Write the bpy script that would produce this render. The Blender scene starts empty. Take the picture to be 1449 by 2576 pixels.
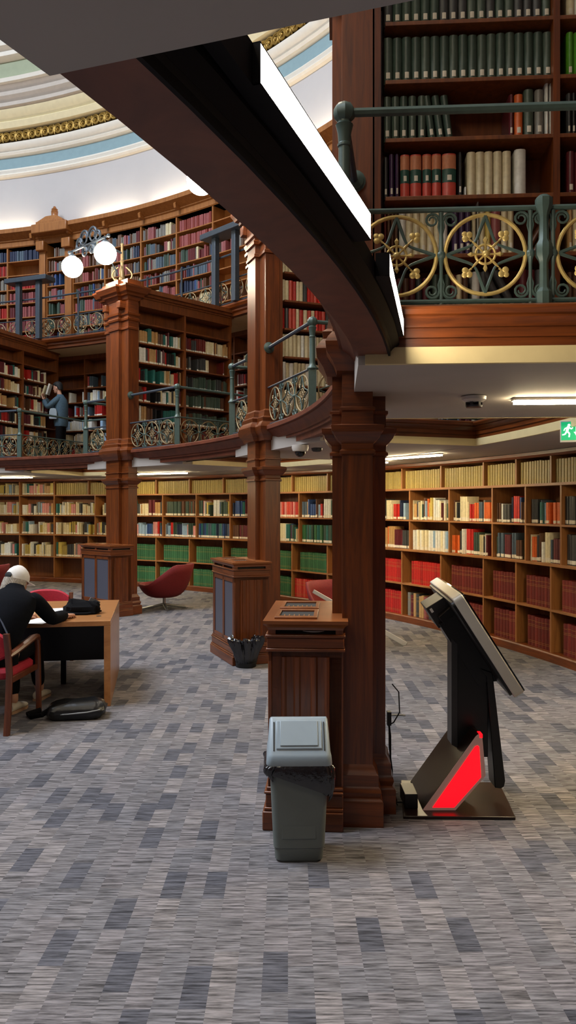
import bpy, bmesh, math, random
from mathutils import Vector, Matrix
rnd = random.Random(11)
S = bpy.context.scene
COL = S.collection
PI = math.pi
# ---------------------------------------------------------------- room frame
CX, CY = -9.93, 5.19            # centre of the round room; the viewer stands at (0, 0)
F, Y0, EYE = 1956.0, 1273.0, 1.72
RW = 13.28                      # front of the wall bookcases
ZG = 2.58                       # gallery floor
ZS = 2.34                       # gallery soffit
ZU = 5.27                       # upper gallery floor
FIN = {'near': -3.63, 'mid': 21.27, 'far': 45.65, 'edge': 69.2}
BACK = -28.5
def R_(d): return math.radians(d)
def pol(R, a, z=0.0):
    a = R_(a); return Vector((CX+R*math.cos(a), CY+R*math.sin(a), z))
def at(x, y, z):                # point of height z seen at photo position x, y
    d = (EYE-z)*F/(y-Y0); return Vector(((x-724.5)/F*d, d, z))
def atd(x, y, d): return Vector(((x-724.5)/F*d, d, EYE-(y-Y0)/F*d))
def ang(x, R):
    u = (x-724.5)/F; a = u*u+1; b = -2*(u*CX+CY); c = CX*CX+CY*CY-R*R
    Z = (-b+math.sqrt(b*b-4*a*c))/(2*a)
    return math.degrees(math.atan2(Z-CY, u*Z-CX))
def scr(p):
    return (724.5+F*p.x/max(p.y, .01), Y0-F*(p.z-EYE)/max(p.y, .01))
def fr(x, y, z=0, rot=0): return Matrix.Translation((x, y, z)) @ Matrix.Rotation(rot, 4, 'Z')
def pframe(R, a, z=0): p = pol(R, a, z); return fr(p.x, p.y, z, R_(a))
# ---------------------------------------------------------------- materials
def lin(h):
    h = h.lstrip('#'); o = []
    for i in (0, 2, 4):
        c = int(h[i:i+2], 16)/255
        o.append(c/12.92 if c <= .04045 else ((c+.055)/1.055)**2.4)
    return tuple(o)+(1.0,)
def newmat(name):
    m = bpy.data.materials.new(name); m.use_nodes = True
    return m, m.node_tree, m.node_tree.nodes['Principled BSDF']
def plain(name, col, rough=.5, metal=0.0, var=.12, scale=9.0, bump=0.0, coat=0.0, spec=.5):
    m, t, b = newmat(name); N = t.nodes; L = t.links
    c = lin(col) if isinstance(col, str) else col
    tc = N.new('ShaderNodeTexCoord'); n = N.new('ShaderNodeTexNoise')
    n.inputs['Scale'].default_value = scale; n.inputs['Detail'].default_value = 4
    L.new(tc.outputs['Object'], n.inputs['Vector'])
    r = N.new('ShaderNodeValToRGB'); r.color_ramp.elements[0].position = .3; r.color_ramp.elements[1].position = .7
    r.color_ramp.elements[0].color = tuple(v*(1-var) for v in c[:3])+(1,)
    r.color_ramp.elements[1].color = tuple(min(1, v*(1+var)) for v in c[:3])+(1,)
    L.new(n.outputs['Fac'], r.inputs['Fac']); L.new(r.outputs['Color'], b.inputs['Base Color'])
    b.inputs['Roughness'].default_value = rough; b.inputs['Metallic'].default_value = metal
    b.inputs['Specular IOR Level'].default_value = spec
    if coat: b.inputs['Coat Weight'].default_value = coat
    if bump:
        bp = N.new('ShaderNodeBump'); bp.inputs['Strength'].default_value = bump; bp.inputs['Distance'].default_value = .01
        L.new(n.outputs['Fac'], bp.inputs['Height']); L.new(bp.outputs['Normal'], b.inputs['Normal'])
    return m
def wood(name, dark, light, sc=(14, 14, .9), rough=.36, coat=.15):
    m, t, b = newmat(name); N = t.nodes; L = t.links
    g = N.new('ShaderNodeNewGeometry'); mp = N.new('ShaderNodeMapping'); mp.inputs['Scale'].default_value = sc
    L.new(g.outputs['Position'], mp.inputs['Vector'])
    n = N.new('ShaderNodeTexNoise'); n.inputs['Scale'].default_value = 2.2; n.inputs['Detail'].default_value = 7
    n.inputs['Roughness'].default_value = .62; n.inputs['Distortion'].default_value = .8
    L.new(mp.outputs['Vector'], n.inputs['Vector'])
    r = N.new('ShaderNodeValToRGB'); r.color_ramp.elements[0].position = .28; r.color_ramp.elements[1].position = .72
    r.color_ramp.elements[0].color = lin(dark); r.color_ramp.elements[1].color = lin(light)
    L.new(n.outputs['Fac'], r.inputs['Fac']); L.new(r.outputs['Color'], b.inputs['Base Color'])
    b.inputs['Roughness'].default_value = rough; b.inputs['Coat Weight'].default_value = coat
    b.inputs['Coat Roughness'].default_value = .25
    bp = N.new('ShaderNodeBump'); bp.inputs['Strength'].default_value = .06; bp.inputs['Distance'].default_value = .004
    L.new(n.outputs['Fac'], bp.inputs['Height']); L.new(bp.outputs['Normal'], b.inputs['Normal'])
    return m
def emit(name, col, s):
    m, t, b = newmat(name); c = lin(col)
    b.inputs['Base Color'].default_value = c; b.inputs['Emission Color'].default_value = c
    b.inputs['Emission Strength'].default_value = s; return m
def coverm(name, attr):
    m, t, b = newmat(name); N = t.nodes; L = t.links
    if attr:
        a = N.new('ShaderNodeAttribute'); a.attribute_name = 'Col'; src = a.outputs['Color']
    else:
        a = N.new('ShaderNodeObjectInfo'); src = a.outputs['Color']
    g = N.new('ShaderNodeNewGeometry'); n = N.new('ShaderNodeTexNoise')
    n.inputs['Scale'].default_value = 38; n.inputs['Detail'].default_value = 5
    L.new(g.outputs['Position'], n.inputs['Vector'])
    mr = N.new('ShaderNodeMapRange'); mr.inputs['To Min'].default_value = .72; mr.inputs['To Max'].default_value = 1.25
    L.new(n.outputs['Fac'], mr.inputs['Value'])
    v = N.new('ShaderNodeVectorMath'); v.operation = 'SCALE'
    L.new(src, v.inputs[0]); L.new(mr.outputs['Result'], v.inputs['Scale'])
    L.new(v.outputs['Vector'], b.inputs['Base Color']); b.inputs['Roughness'].default_value = .42
    return m
M = {}
M['mahog'] = wood('mahogany', '#45200b', '#7a3c11', rough=.36, coat=.14)
M['mahog_h'] = wood('mahogany_moulding', '#45200b', '#7a3c11', (1.2, 1.2, 16), .36, .14)
M['beam'] = wood('dark_mahogany', '#55291b', '#78402a', (2.5, 2.5, 2.5), .5, .05)
M['beamblk'] = plain('shade_and_housing_black', '#0b0a0e', .6, var=.1, spec=.12)  # black for the housings; on the beam's outer moulding it paints in shadow
M['oak'] = wood('shelf_oak', '#7a4c26', '#a06a38', (12, 12, .9), .45, .08)
M['oak_h'] = wood('shelf_oak_board', '#7d5029', '#a36d3b', (1.2, 1.2, 14), .45, .08)
M['oakback'] = wood('shelf_back_panel', '#653a1c', '#84522a', (9, 9, .7), .5, .05)
M['finwood'] = wood('spur_case_wood', '#562b12', '#80471d', (10, 10, .9), .42, .1)
M['uwood'] = wood('golden_oak', '#7e4c22', '#a36a35', (10, 10, .9), .42, .1)
M['deskw'] = wood('desk_veneer', '#8f5c33', '#b07a48', (1.3, 12, 5), .3, .2)
M['chairw'] = wood('chair_frame_wood', '#4c2616', '#6b3820', (12, 12, 2), .35, .2)
M['plaster'] = plain('gallery_soffit_paint', '#a79f97', .75, var=.04, scale=3)
M['cream'] = plain('cream_paint', '#cdbb8a', .6, var=.05)
M['white'] = plain('drum_plaster', '#b3b1b2', .8, var=.02, scale=2)
M['wmould'] = plain('white_moulding', '#d8d3c8', .6, var=.03)
M['taupe'] = plain('taupe_moulding', '#b5aca2', .6, var=.05)
M['creamm'] = plain('warm_cream_moulding', '#d9cda8', .6, var=.04)
M['dblue'] = plain('dusty_blue_paint', '#7f9aa2', .7, var=.04)
M['dgreen'] = plain('sage_paint', '#a0aa90', .7, var=.04)
M['giltrel'] = plain('antique_gilt', '#8f7234', .45, .6, .35, 14, .4)
M['giltbk'] = plain('gilt_ground', '#4d3a17', .55, .4, .3, 20)
M['gold'] = plain('gilded_iron', '#c4ab68', .4, .5, .15, 30)
M['goldf'] = plain('dull_gilded_iron', '#8d7c5c', .5, .35, .15, 30)
M['iron'] = plain('green_painted_iron', '#43554f', .42, .15, .12, 25)
M['ironb'] = plain('blue_grey_and_shaded_iron', '#3a444f', .42, .15, .12, 25)  # upper railing's blue-grey; on the short returns it paints in daylight shade
M['globe'] = emit('lit_opal_glass', '#ffecd0', 60)
M['tube'] = emit('lit_diffuser', '#fff0d8', 55)
M['tubeg'] = emit('lit_warm_diffuser', '#ffe9bc', 105)
M['cove'] = emit('lit_cove_lamp', '#fff0d2', 22)
M['housing'] = plain('luminaire_housing', '#b9b4ac', .5, var=.03)
M['page'] = plain('book_pages', '#c9bd9f', .8, var=.1, scale=60)
M['label'] = plain('paper_label', '#d6d0bf', .7, var=.06)
M['gilt'] = plain('gilt_tooling', '#a8894a', .5, .4, .1)
M['bandgreen'] = plain('teal_spine_band', '#1f4a3f', .5)
M['bandor'] = plain('faded_orange_spine_band', '#c07a55', .55)
M['cover'] = coverm('book_cover', False)
M['coverv'] = coverm('book_covers', True)
M['plastic'] = plain('grey_plastic', '#646b67', .45, var=.05)
M['plasticl'] = plain('pale_grey_plastic', '#8d9aa2', .38, var=.04)
M['slot'] = plain('dark_gap', '#1b1d1e', .7)
M['bag'] = plain('black_bin_liner', '#17171b', .16, 0, .3, 30, .6, spec=.8)
M['blackc'] = plain('black_cloth', '#0a0a0d', .85, var=.2, scale=30, bump=.2, spec=.12)
M['navy'] = plain('navy_wool', '#090b11', .9, var=.2, scale=40, bump=.15, spec=.12)
M['blackl'] = plain('black_leather', '#131416', .33, var=.2, scale=26, bump=.2)
M['strapm'] = plain('slate_webbing', '#3d475c', .6)
M['denim'] = plain('denim', '#3a5160', .8, var=.2, scale=40, bump=.15)
M['skin'] = plain('skin', '#b98a72', .5, var=.06)
M['hairg'] = plain('grey_blond_hair', '#9b9184', .6, var=.3, scale=50, bump=.4)
M['hairb'] = plain('black_hair', '#0c0a09', .75, var=.3, scale=50, bump=.4)
M['cap'] = plain('white_cotton', '#d9d5cf', .8, var=.05, scale=30, bump=.1)
M['shoe'] = plain('white_trainer', '#c9c2b4', .6, var=.08)
M['sole'] = plain('tan_sole', '#a58368', .7)
M['redf'] = plain('red_upholstery', '#a3182c', .75, var=.12, scale=60, bump=.12)
M['redl'] = plain('crimson_wool', '#6e0f0e', .8, var=.15, scale=60, bump=.15)
M['chrome'] = plain('brushed_steel', '#9a9a98', .3, .9, .05)
M['darkmetal'] = plain('dark_metal', '#15161c', .4, .5, .1)
M['paper'] = plain('white_paper', '#e4e4e4', .7, var=.02)
M['kblack'] = plain('black_kiosk_steel', '#0c0c0d', .38, .1, .1)
M['kgrey'] = plain('grey_kiosk_edge', '#2c2c2e', .4, .1, .1)
M['ksilver'] = plain('silver_bezel', '#c9c3b4', .42, .15, .03)
M['kbrown'] = plain('brown_kiosk_panel', '#1d0e0a', .3, 0, .1)
M['kwhite'] = emit('lit_translucent_frame', '#8d6a60', .35)
M['kred'] = emit('lit_red_panel', '#ff0815', 2.2)
M['screen'] = plain('dark_glass', '#07080a', .08)
M['mesh'] = None
M['signg'] = emit('lit_green_sign', '#0f9a62', 1.0)
M['signw'] = emit('lit_white_symbol', '#d8f5e6', 1.1)
M['cable'] = plain('black_cable', '#0b0b0b', .5)
M['cctv'] = plain('white_plastic', '#c4beb6', .4, var=.03)
M['mahog_lit'] = wood('mahogany_lit_top', '#6b3818', '#8f5226', (1.2, 1.2, 16), .32, .15)  # cabinet wood made lighter on top to paint in its lit sheen
M['wallw'] = wood('wall_panelling', '#3c2213', '#553219', (6, 6, .8), .55, .05)

def carpet():
    m, t, b = newmat('striped_carpet'); N = t.nodes; L = t.links
    g = N.new('ShaderNodeNewGeometry')
    sep = N.new('ShaderNodeSeparateXYZ'); L.new(g.outputs['Position'], sep.inputs[0])
    cmb = N.new('ShaderNodeCombineXYZ'); L.new(sep.outputs['Y'], cmb.inputs['X']); L.new(sep.outputs['X'], cmb.inputs['Y'])
    br = N.new('ShaderNodeTexBrick'); L.new(cmb.outputs[0], br.inputs['Vector'])
    br.offset = .37; br.offset_frequency = 2; br.squash = 1.0
    br.inputs['Scale'].default_value = 1.0; br.inputs['Brick Width'].default_value = .25; br.inputs['Row Height'].default_value = .094
    br.inputs['Mortar Size'].default_value = 0.0; br.inputs['Bias'].default_value = 0
    br.inputs['Color1'].default_value = (0, 0, 0, 1); br.inputs['Color2'].default_value = (1, 1, 1, 1)
    cr = N.new('ShaderNodeValToRGB'); cr.color_ramp.interpolation = 'CONSTANT'
    e = cr.color_ramp.elements; e[0].position = 0; e[0].color = lin('#4f4f55'); e[1].position = .17; e[1].color = lin('#686567')
    for p, c in ((.34, '#6c686a'), (.52, '#656366'), (.7, '#757070'), (.86, '#696668')):
        q = e.new(p); q.color = lin(c)
    L.new(br.outputs['Color'], cr.inputs['Fac'])
    # fine woven streaks running across the room
    mp = N.new('ShaderNodeMapping'); mp.inputs['Scale'].default_value = (6.5, 88, 1); L.new(g.outputs['Position'], mp.inputs['Vector'])
    n = N.new('ShaderNodeTexNoise'); n.inputs['Scale'].default_value = 1.0; n.inputs['Detail'].default_value = 4; n.inputs['Roughness'].default_value = .65
    L.new(mp.outputs['Vector'], n.inputs['Vector'])
    # streaks restart at each plank edge
    ad = N.new('ShaderNodeVectorMath'); ad.operation = 'ADD'
    sc = N.new('ShaderNodeVectorMath'); sc.operation = 'SCALE'; sc.inputs['Scale'].default_value = 37.0
    L.new(br.outputs['Color'], sc.inputs[0]); L.new(mp.outputs['Vector'], ad.inputs[0]); L.new(sc.outputs['Vector'], ad.inputs[1])
    L.new(ad.outputs['Vector'], n.inputs['Vector'])
    mr = N.new('ShaderNodeMapRange'); mr.inputs['From Min'].default_value = .34; mr.inputs['From Max'].default_value = .66
    mr.inputs['To Min'].default_value = .3; mr.inputs['To Max'].default_value = 1.72; L.new(n.outputs['Fac'], mr.inputs['Value'])
    ml = N.new('ShaderNodeVectorMath'); ml.operation = 'SCALE'; L.new(cr.outputs['Color'], ml.inputs[0]); L.new(mr.outputs['Result'], ml.inputs['Scale'])
    L.new(ml.outputs['Vector'], b.inputs['Base Color']); b.inputs['Roughness'].default_value = .92; b.inputs['Specular IOR Level'].default_value = .15
    bp = N.new('ShaderNodeBump'); bp.inputs['Strength'].default_value = .35; bp.inputs['Distance'].default_value = .006
    L.new(n.outputs['Fac'], bp.inputs['Height']); L.new(bp.outputs['Normal'], b.inputs['Normal'])
    return m
M['carpet'] = carpet()
def meshmat():
    m, t, b = newmat('woven_metal_grille'); N = t.nodes; L = t.links
    g = N.new('ShaderNodeTexCoord'); mp = N.new('ShaderNodeMapping'); mp.inputs['Rotation'].default_value = (R_(90), 0, R_(90))
    L.new(g.outputs['Object'], mp.inputs['Vector'])
    c = N.new('ShaderNodeTexBrick'); c.offset = 0; c.inputs['Scale'].default_value = 1; c.inputs['Brick Width'].default_value = .016
    c.inputs['Row Height'].default_value = .022; c.inputs['Mortar Size'].default_value = .0045
    c.inputs['Color1'].default_value = lin('#16161a'); c.inputs['Color2'].default_value = lin('#1f1f24'); c.inputs['Mortar'].default_value = lin('#585a66')
    L.new(mp.outputs['Vector'], c.inputs['Vector']); L.new(c.outputs['Color'], b.inputs['Base Color'])
    b.inputs['Roughness'].default_value = .4; b.inputs['Metallic'].default_value = .3
    return m
M['mesh'] = meshmat()
# ---------------------------------------------------------------- mesh builder
class MB:
    def __init__(s, mat=None): s.v = []; s.f = []; s.mi = []; s.M = mat
    def add(s, vs, fs, m=0, T=None):
        o = len(s.v)
        for p in vs:
            p = Vector(p)
            if T is not None: p = T @ p
            if s.M is not None: p = s.M @ p
            s.v.append(p)
        for f in fs: s.f.append([i+o for i in f]); s.mi.append(m)
        return s
    def box(s, x0, x1, y0, y1, z0, z1, m=0, T=None):
        return s.add([(x0,y0,z0),(x1,y0,z0),(x1,y1,z0),(x0,y1,z0),(x0,y0,z1),(x1,y0,z1),(x1,y1,z1),(x0,y1,z1)],
                     [(0,3,2,1),(4,5,6,7),(0,1,5,4),(1,2,6,5),(2,3,7,6),(3,0,4,7)], m, T)
    def prism(s, poly, z0, z1, m=0, T=None):
        n = len(poly)
        vs = [(x,y,z0) for x,y in poly]+[(x,y,z1) for x,y in poly]
        fs = [tuple(range(n))[::-1], tuple(range(n,2*n))]+[(i,(i+1)%n,n+(i+1)%n,n+i) for i in range(n)]
        return s.add(vs, fs, m, T)
    def ext(s, poly, y0, y1, m=0, T=None):          # polygon in xz, thickness along y
        n = len(poly)
        vs = [(x,y0,z) for x,z in poly]+[(x,y1,z) for x,z in poly]
        fs = [tuple(range(n)), tuple(range(n,2*n))[::-1]]+[((i+1)%n,i,n+i,n+(i+1)%n) for i in range(n)]
        return s.add(vs, fs, m, T)
    def loft(s, loops, m=0, T=None, cap=True, closed=True):
        n = len(loops[0]); vs = [p for l in loops for p in l]; fs = []
        for k in range(len(loops)-1):
            for i in range(n if closed else n-1):
                j = (i+1) % n; fs.append((k*n+i, k*n+j, (k+1)*n+j, (k+1)*n+i))
        if cap: fs.append(tuple(range(n))[::-1]); fs.append(tuple(range((len(loops)-1)*n, len(loops)*n)))
        return s.add(vs, fs, m, T)
    def tube(s, pts, r, n=8, m=0, T=None, closed=False, flat=1.0, up=(0,0,1)):
        pts = [Vector(p) for p in pts]; K = len(pts); loops = []
        nrm = None
        for i, p in enumerate(pts):
            if closed: t = pts[(i+1) % K]-pts[i-1]
            else: t = pts[min(i+1,K-1)]-pts[max(i-1,0)]
            t.normalize()
            if nrm is None:
                a = Vector(up)
                if abs(a.dot(t)) > .95: a = Vector((1,0,0))
                nrm = (a-t*a.dot(t)).normalized()
            else:
                nrm = nrm-t*nrm.dot(t)
                nrm = nrm.normalized() if nrm.length > 1e-6 else t.orthogonal().normalized()
            b = t.cross(nrm); rr = r[i] if isinstance(r,(list,tuple)) else r
            loops.append([p+nrm*math.cos(2*PI*k/n)*rr+b*math.sin(2*PI*k/n)*rr*flat for k in range(n)])
        if closed: loops.append(loops[0])
        return s.loft(loops, m, T, cap=not closed)
    def lathe(s, prof, n=20, m=0, T=None, cap=True):
        loops = [[(r*math.cos(2*PI*k/n), r*math.sin(2*PI*k/n), z) for k in range(n)] for r,z in prof]
        return s.loft(loops, m, T, cap=cap)
    def sphere(s, c, r, n=16, m=0, T=None, sc=(1,1,1)):
        k = max(6, n//2)
        prof = [(max(1e-4,math.sin(PI*i/k)), -math.cos(PI*i/k)) for i in range(k+1)]
        X = Matrix.Translation(c) @ Matrix.Diagonal((r*sc[0], r*sc[1], r*sc[2], 1))
        return s.lathe(prof, n, m, (T @ X) if T is not None else X)
    def arc(s, prof, a0, a1, n=None, m=0, cap=True):   # closed profile (R,z) swept about the room centre
        if n is None: n = max(2, int(abs(a1-a0)/1.5)+1)
        full = abs(abs(a1-a0)-360) < .01
        loops = []
        for k in range(n+1):
            a = R_(a0+(a1-a0)*k/n); c, d = math.cos(a), math.sin(a)
            loops.append([(CX+R*c, CY+R*d, z) for R,z in prof])
        return s.loft(loops, m, None, cap=cap and not full)
    def arcbox(s, R0, R1, a0, a1, z0, z1, n=None, m=0):
        return s.arc([(R0,z0),(R0,z1),(R1,z1),(R1,z0)], a0, a1, n, m)
    def sweep(s, path, prof, closed=False, m=0):       # prof (offset to the left, z)
        P = [Vector((p[0],p[1])) for p in path]; K = len(P); loops = []
        for i in range(K):
            a = P[i]-P[i-1] if (i > 0 or closed) else P[1]-P[0]
            b = P[(i+1) % K]-P[i] if (i < K-1 or closed) else P[i]-P[i-1]
            a.normalize(); b.normalize()
            na, nb = Vector((-a.y,a.x)), Vector((-b.y,b.x)); nn = (na+nb)
            nn = nn/max(.2, nn.dot(na)) if nn.length > 1e-6 else na
            loops.append([(P[i].x+nn.x*o, P[i].y+nn.y*o, z) for o,z in prof])
        if closed: loops.append(loops[0])
        return s.loft(loops, m, None, cap=not closed)
    def mesh(s, name, mats):
        me = bpy.data.meshes.new(name); me.from_pydata([tuple(p) for p in s.v], [], s.f)
        for m in mats if isinstance(mats,(list,tuple)) else [mats]: me.materials.append(M[m] if isinstance(m,str) else m)
        me.polygons.foreach_set('material_index', s.mi)
        me.polygons.foreach_set('use_smooth', [True]*len(s.f))
        bm = bmesh.new(); bm.from_mesh(me); bmesh.ops.recalc_face_normals(bm, faces=bm.faces); bm.to_mesh(me); bm.free()
        me.set_sharp_from_angle(angle=R_(32)); me.update(); return me
    def build(s, name, mats, parent=None, world=False, bevel=0, L=None):
        if world and parent is not None:
            inv = root_matrix(parent).inverted(); s.v = [inv @ p for p in s.v]
        o = bpy.data.objects.new(name, s.mesh(name, mats)); COL.objects.link(o)
        if parent is not None: o.parent = parent
        if L is not None: o.matrix_local = L
        if bevel:
            b = o.modifiers.new('bevel','BEVEL'); b.width = bevel; b.segments = 2; b.limit_method = 'ANGLE'; b.angle_limit = R_(40)
        return o
RM = {}
def root_matrix(o):
    m = Matrix.Identity(4)
    while o is not None: m = (RM.get(o.name) or Matrix.Identity(4)) @ m; o = o.parent
    return m
def tag(o, label, cat, group=None, kind=None):
    o['label'] = label; o['category'] = cat
    if group: o['group'] = group
    if kind: o['kind'] = kind
    return o
def thing(name, label, cat, T=Matrix.Identity(4), group=None):
    o = bpy.data.objects.new(name, None); COL.objects.link(o); o.empty_display_size = .1
    o.matrix_world = T; RM[o.name] = T.copy()
    return tag(o, label, cat, group)
def struct(o): o['kind'] = 'structure'; return o
def inst(name, me, parent=None, T=Matrix.Identity(4)):
    o = bpy.data.objects.new(name, me); COL.objects.link(o)
    if parent is not None: o.parent = parent
    o.matrix_local = T; return o
def copy_tree(o, T, label=None, group=None):
    c = o.copy(); COL.objects.link(c); c.matrix_world = T; RM[c.name] = T.copy()
    if label: c['label'] = label
    if group: c['group'] = group
    for ch in list(o.children):
        d = ch.copy(); COL.objects.link(d); d.parent = c
        for g in list(ch.children):
            e = g.copy(); COL.objects.link(e); e.parent = d
    return c
# ================================================================ SETTING
b = MB(); b.prism([tuple(pol(13.75, k*5)[:2]) for k in range(72)], -.1, 0)
struct(b.build('floor', 'carpet'))
b = MB(); b.arc([(13.72,0),(13.72,8.0),(13.95,8.0),(13.95,0)], 0, 360, 120)
struct(b.build('wall_outer', 'wallw'))
# drum and dome above the bookcases, band by band
def ring(name, prof, mat, n=160, a0=0, a1=360):
    q = prof+[(R+.25, z) for R,z in prof[::-1]]
    return struct(MB().arc(q, a0, a1, n).build(name, mat))
ring('wall_drum', [(13.42,8.0),(13.42,9.36)], 'white')
ring('trim_1', [(13.42,9.36),(13.36,9.38),(13.33,9.42),(13.36,9.46),(13.34,9.52),(13.38,9.57)], 'wmould')
ring('trim_2', [(13.38,9.57),(13.38,9.82)], 'dblue')
ring('trim_3', [(13.38,9.82),(13.3,9.85),(13.27,9.9),(13.3,9.93),(13.24,9.97),(13.2,10.05),(13.2,10.09)], 'wmould')
ring('trim_4', [(13.26,10.09),(13.26,10.37)], 'giltbk')
ring('trim_5', [(13.2,10.37),(13.15,10.4),(13.1,10.52),(13.14,10.56),(13.05,10.64),(13.0,10.76)], 'creamm')
ring('trim_6', [(13.02,10.76),(12.95,10.8),(12.98,10.9),(12.88,11.0),(12.9,11.1),(12.8,11.2)], 'taupe')
ring('trim_7', [(12.8,11.2),(12.74,11.22),(12.72,11.3),(12.78,11.32)], 'wmould')
ring('trim_8', [(12.78,11.32),(12.7,11.62)], 'dgreen')
ring('trim_9', [(12.66,11.62),(12.55,11.68),(12.56,11.78),(12.44,11.84),(12.42,11.98),(12.34,12.05)], 'wmould')
ring('ceiling_dome', [(12.34,12.05),(11.6,13.3),(10.5,14.5),(9.0,15.6),(7.2,16.4),(5.2,16.9)], 'creamm', 96)
# gilt scroll relief on the frieze
b = MB()
k = 18.0
while k < 84:
    for i, dz in ((0,0),(1,0)):
        a0 = k+i*.75; pts = []
        for j in range(26):
            th = j/25*2.1*2*PI*(1 if i == 0 else -1)+(0 if i == 0 else PI)
            rr = .105*(1-.62*j/25)
            aa = a0+math.degrees(rr*math.cos(th)/13.2)
            pts.append(pol(13.225, aa, 10.23+rr*math.sin(th)))
        b.tube(pts, [.026-.012*j/25 for j in range(26)], 6)
        b.sphere(pol(13.215, a0, 10.23), .032, 8)
    b.tube([pol(13.225, k+.35, 10.12), pol(13.215, k+.4, 10.23), pol(13.225, k+.45, 10.34)], [.012,.022,.012], 6)
    k += 1.5
struct(b.build('trim_10', 'giltrel'))

# ================================================================ WOOD GALLERY
# ring beam that ties the piers together
bp = [(10.385,2.38),(10.385,2.435),(10.36,2.437),(10.36,2.465),(10.345,2.467),(10.338,2.49),(10.31,2.525),(10.275,2.545),(10.275,2.56),(10.255,2.562),(10.255,2.60),(10.27,2.61),(10.44,2.61),(10.54,2.50)]
rb = thing('ring_beam', 'dark mahogany ring beam curving overhead between the piers', 'beam', fr(*pol(10.45,-16)[:2], 2.38))
b = MB(); b.arc(bp+[(10.54,2.40),(10.52,2.38)], -60, 100, 130); b.build('beam_body', 'beam', rb, True)
b = MB(); b.arc([(10.523,2.378),(10.523,2.372),(10.532,2.372),(10.534,2.395),(10.57,2.425),(10.57,2.485),(10.541,2.492),(10.541,2.40)], -60, 100, 130)
b.build('outer_moulding', 'beamblk', rb, True)
# chord luminaires along the outer side of the beam
def chordlight(a0, a1, label, r1=10.602, ext=0):
    p, q = pol(10.602, a0, 2.434), pol(r1, a1, 2.434); d = (q-p); T = fr(p.x, p.y, 2.434, math.atan2(d.y, d.x)); L = d.length
    t = thing('linear_light', label, 'light fitting', T, 'linear lights on the ring beam')
    b = MB(); b.box(-ext, L, 0, .03, 0, .072)
    for x0,x1,z0,z1 in ((0,L,0,.0025),(0,L,.0695,.072),(0,.0025,0,.072),(L-.0025,L,0,.072)): b.box(x0,x1,-.0142,0,z0,z1)
    b.build('housing', 'beamblk', t)
    MB().box(.0026, L-.0026, -.0136, 0, .0026, .0694).build('diffuser', 'tube', t)
chordlight(-21.42, -16.98, 'long glowing linear light fixed beside the overhead beam', ext=.45)
chordlight(-15.2, -10.4, 'tapering sliver of light further along the overhead beam, beside railing', 10.578)
# fin walkways: slab polygons in fin-local coordinates (radial, tangential)
W = {'near': (-1.12, .98), 'mid': (-1.68, 1.0), 'far': (-1.62, 1.0), 'edge': (-1.5, 1.0)}
FL = {'near': 'nearest pier', 'mid': 'middle pier', 'far': 'pier with the globe lamp', 'edge': 'leftmost spur bookcase'}
def finpt(k, R, t): p = Matrix.Rotation(R_(FIN[k]),4,'Z') @ Vector((R,t,0)); return Vector((CX+p.x, CY+p.y, 0))
RO = 12.2
def ro(k, t, R=RO):  # radial coordinate where the side line meets the outer walkway
    return math.sqrt(R*R-t*t)
for k in FIN:
    w0, w1 = W[k]
    t = thing('gallery_walkway', f'white-soffited gallery walkway slab on the {FL[k]}', 'gallery', fr(*finpt(k,10.5,0)[:2], ZS))
    poly = [finpt(k,10.33,w0), finpt(k,ro(k,w0)+.02,w0), finpt(k,ro(k,w1)+.02,w1), finpt(k,10.33,w1)]
    MB().prism([tuple(p[:2]) for p in poly], ZS, ZG-.02).build('slab', 'plaster', t, True)
    MB().prism([tuple(p[:2]) for p in poly], ZG-.02, ZG).build('floor_board', 'mahog_h', t, True)
fas = [(0,2.41),(-.008,2.41),(-.008,2.45),(-.02,2.452),(-.02,2.492),(-.032,2.495),(-.034,2.505),(-.055,2.53),(-.055,2.538),(-.075,2.542),(-.088,2.56),(-.088,2.572),(-.06,2.585),(0,2.585)]
crm = [(0,ZS-.002),(-.028,ZS-.002),(-.03,2.352),(-.03,2.41),(0,2.41)]
ks = list(FIN)
def arcpts(R, a0, a1, n=8): return [tuple(pol(R, a0+(a1-a0)*i/n)[:2]) for i in range(n+1)]
def fang(k, t, R=RO): return FIN[k]+math.degrees(math.asin(t/R))
for i in range(3):
    k, q = ks[i], ks[i+1]
    path = [tuple(finpt(k,10.5,W[k][1])[:2])]+arcpts(RO, fang(k,W[k][1]), fang(q,W[q][0]))+[tuple(finpt(q,10.5,W[q][0])[:2])]
    nm = ['between nearest and middle piers', 'between middle pier and globe lamp pier', 'between globe lamp pier and leftmost bookcase'][i]
    t = thing('well_cornice', 'moulded wooden cornice with cream band around opening '+nm, 'cornice', fr(*path[3], ZS))
    MB().sweep(path, [(-o,z) for o,z in fas]).build('moulding', 'mahog_h', t, True)
    MB().sweep(path, [(-o,z) for o,z in crm]).build('cream_band', 'cream', t, True)
p0 = tuple(finpt('near',13.2,W['near'][0])[:2]); p1 = tuple(finpt('near',10.36,W['near'][0])[:2])
t = thing('well_cornice', 'moulded wooden cornice with cream band below near railing', 'cornice', fr(*p1, ZS))
MB().sweep([p0,p1], [(-o,z) for o,z in fas]).build('moulding', 'mahog_h', t, True)
MB().sweep([p0,p1], [(-o,z) for o,z in crm]).build('cream_band', 'cream', t, True)
# outer ring walkway
t = thing('outer_gallery', 'curved outer gallery floor above the ground-floor bookcases', 'gallery', fr(*pol(12.7,40)[:2], ZS))
MB().arcbox(RO, 13.72, -8, 95, ZS, ZG-.02).build('slab', 'plaster', t, True)
MB().arcbox(RO, 13.72, -8, 95, ZG-.02, ZG).build('floor_board', 'mahog_h', t, True)
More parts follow.
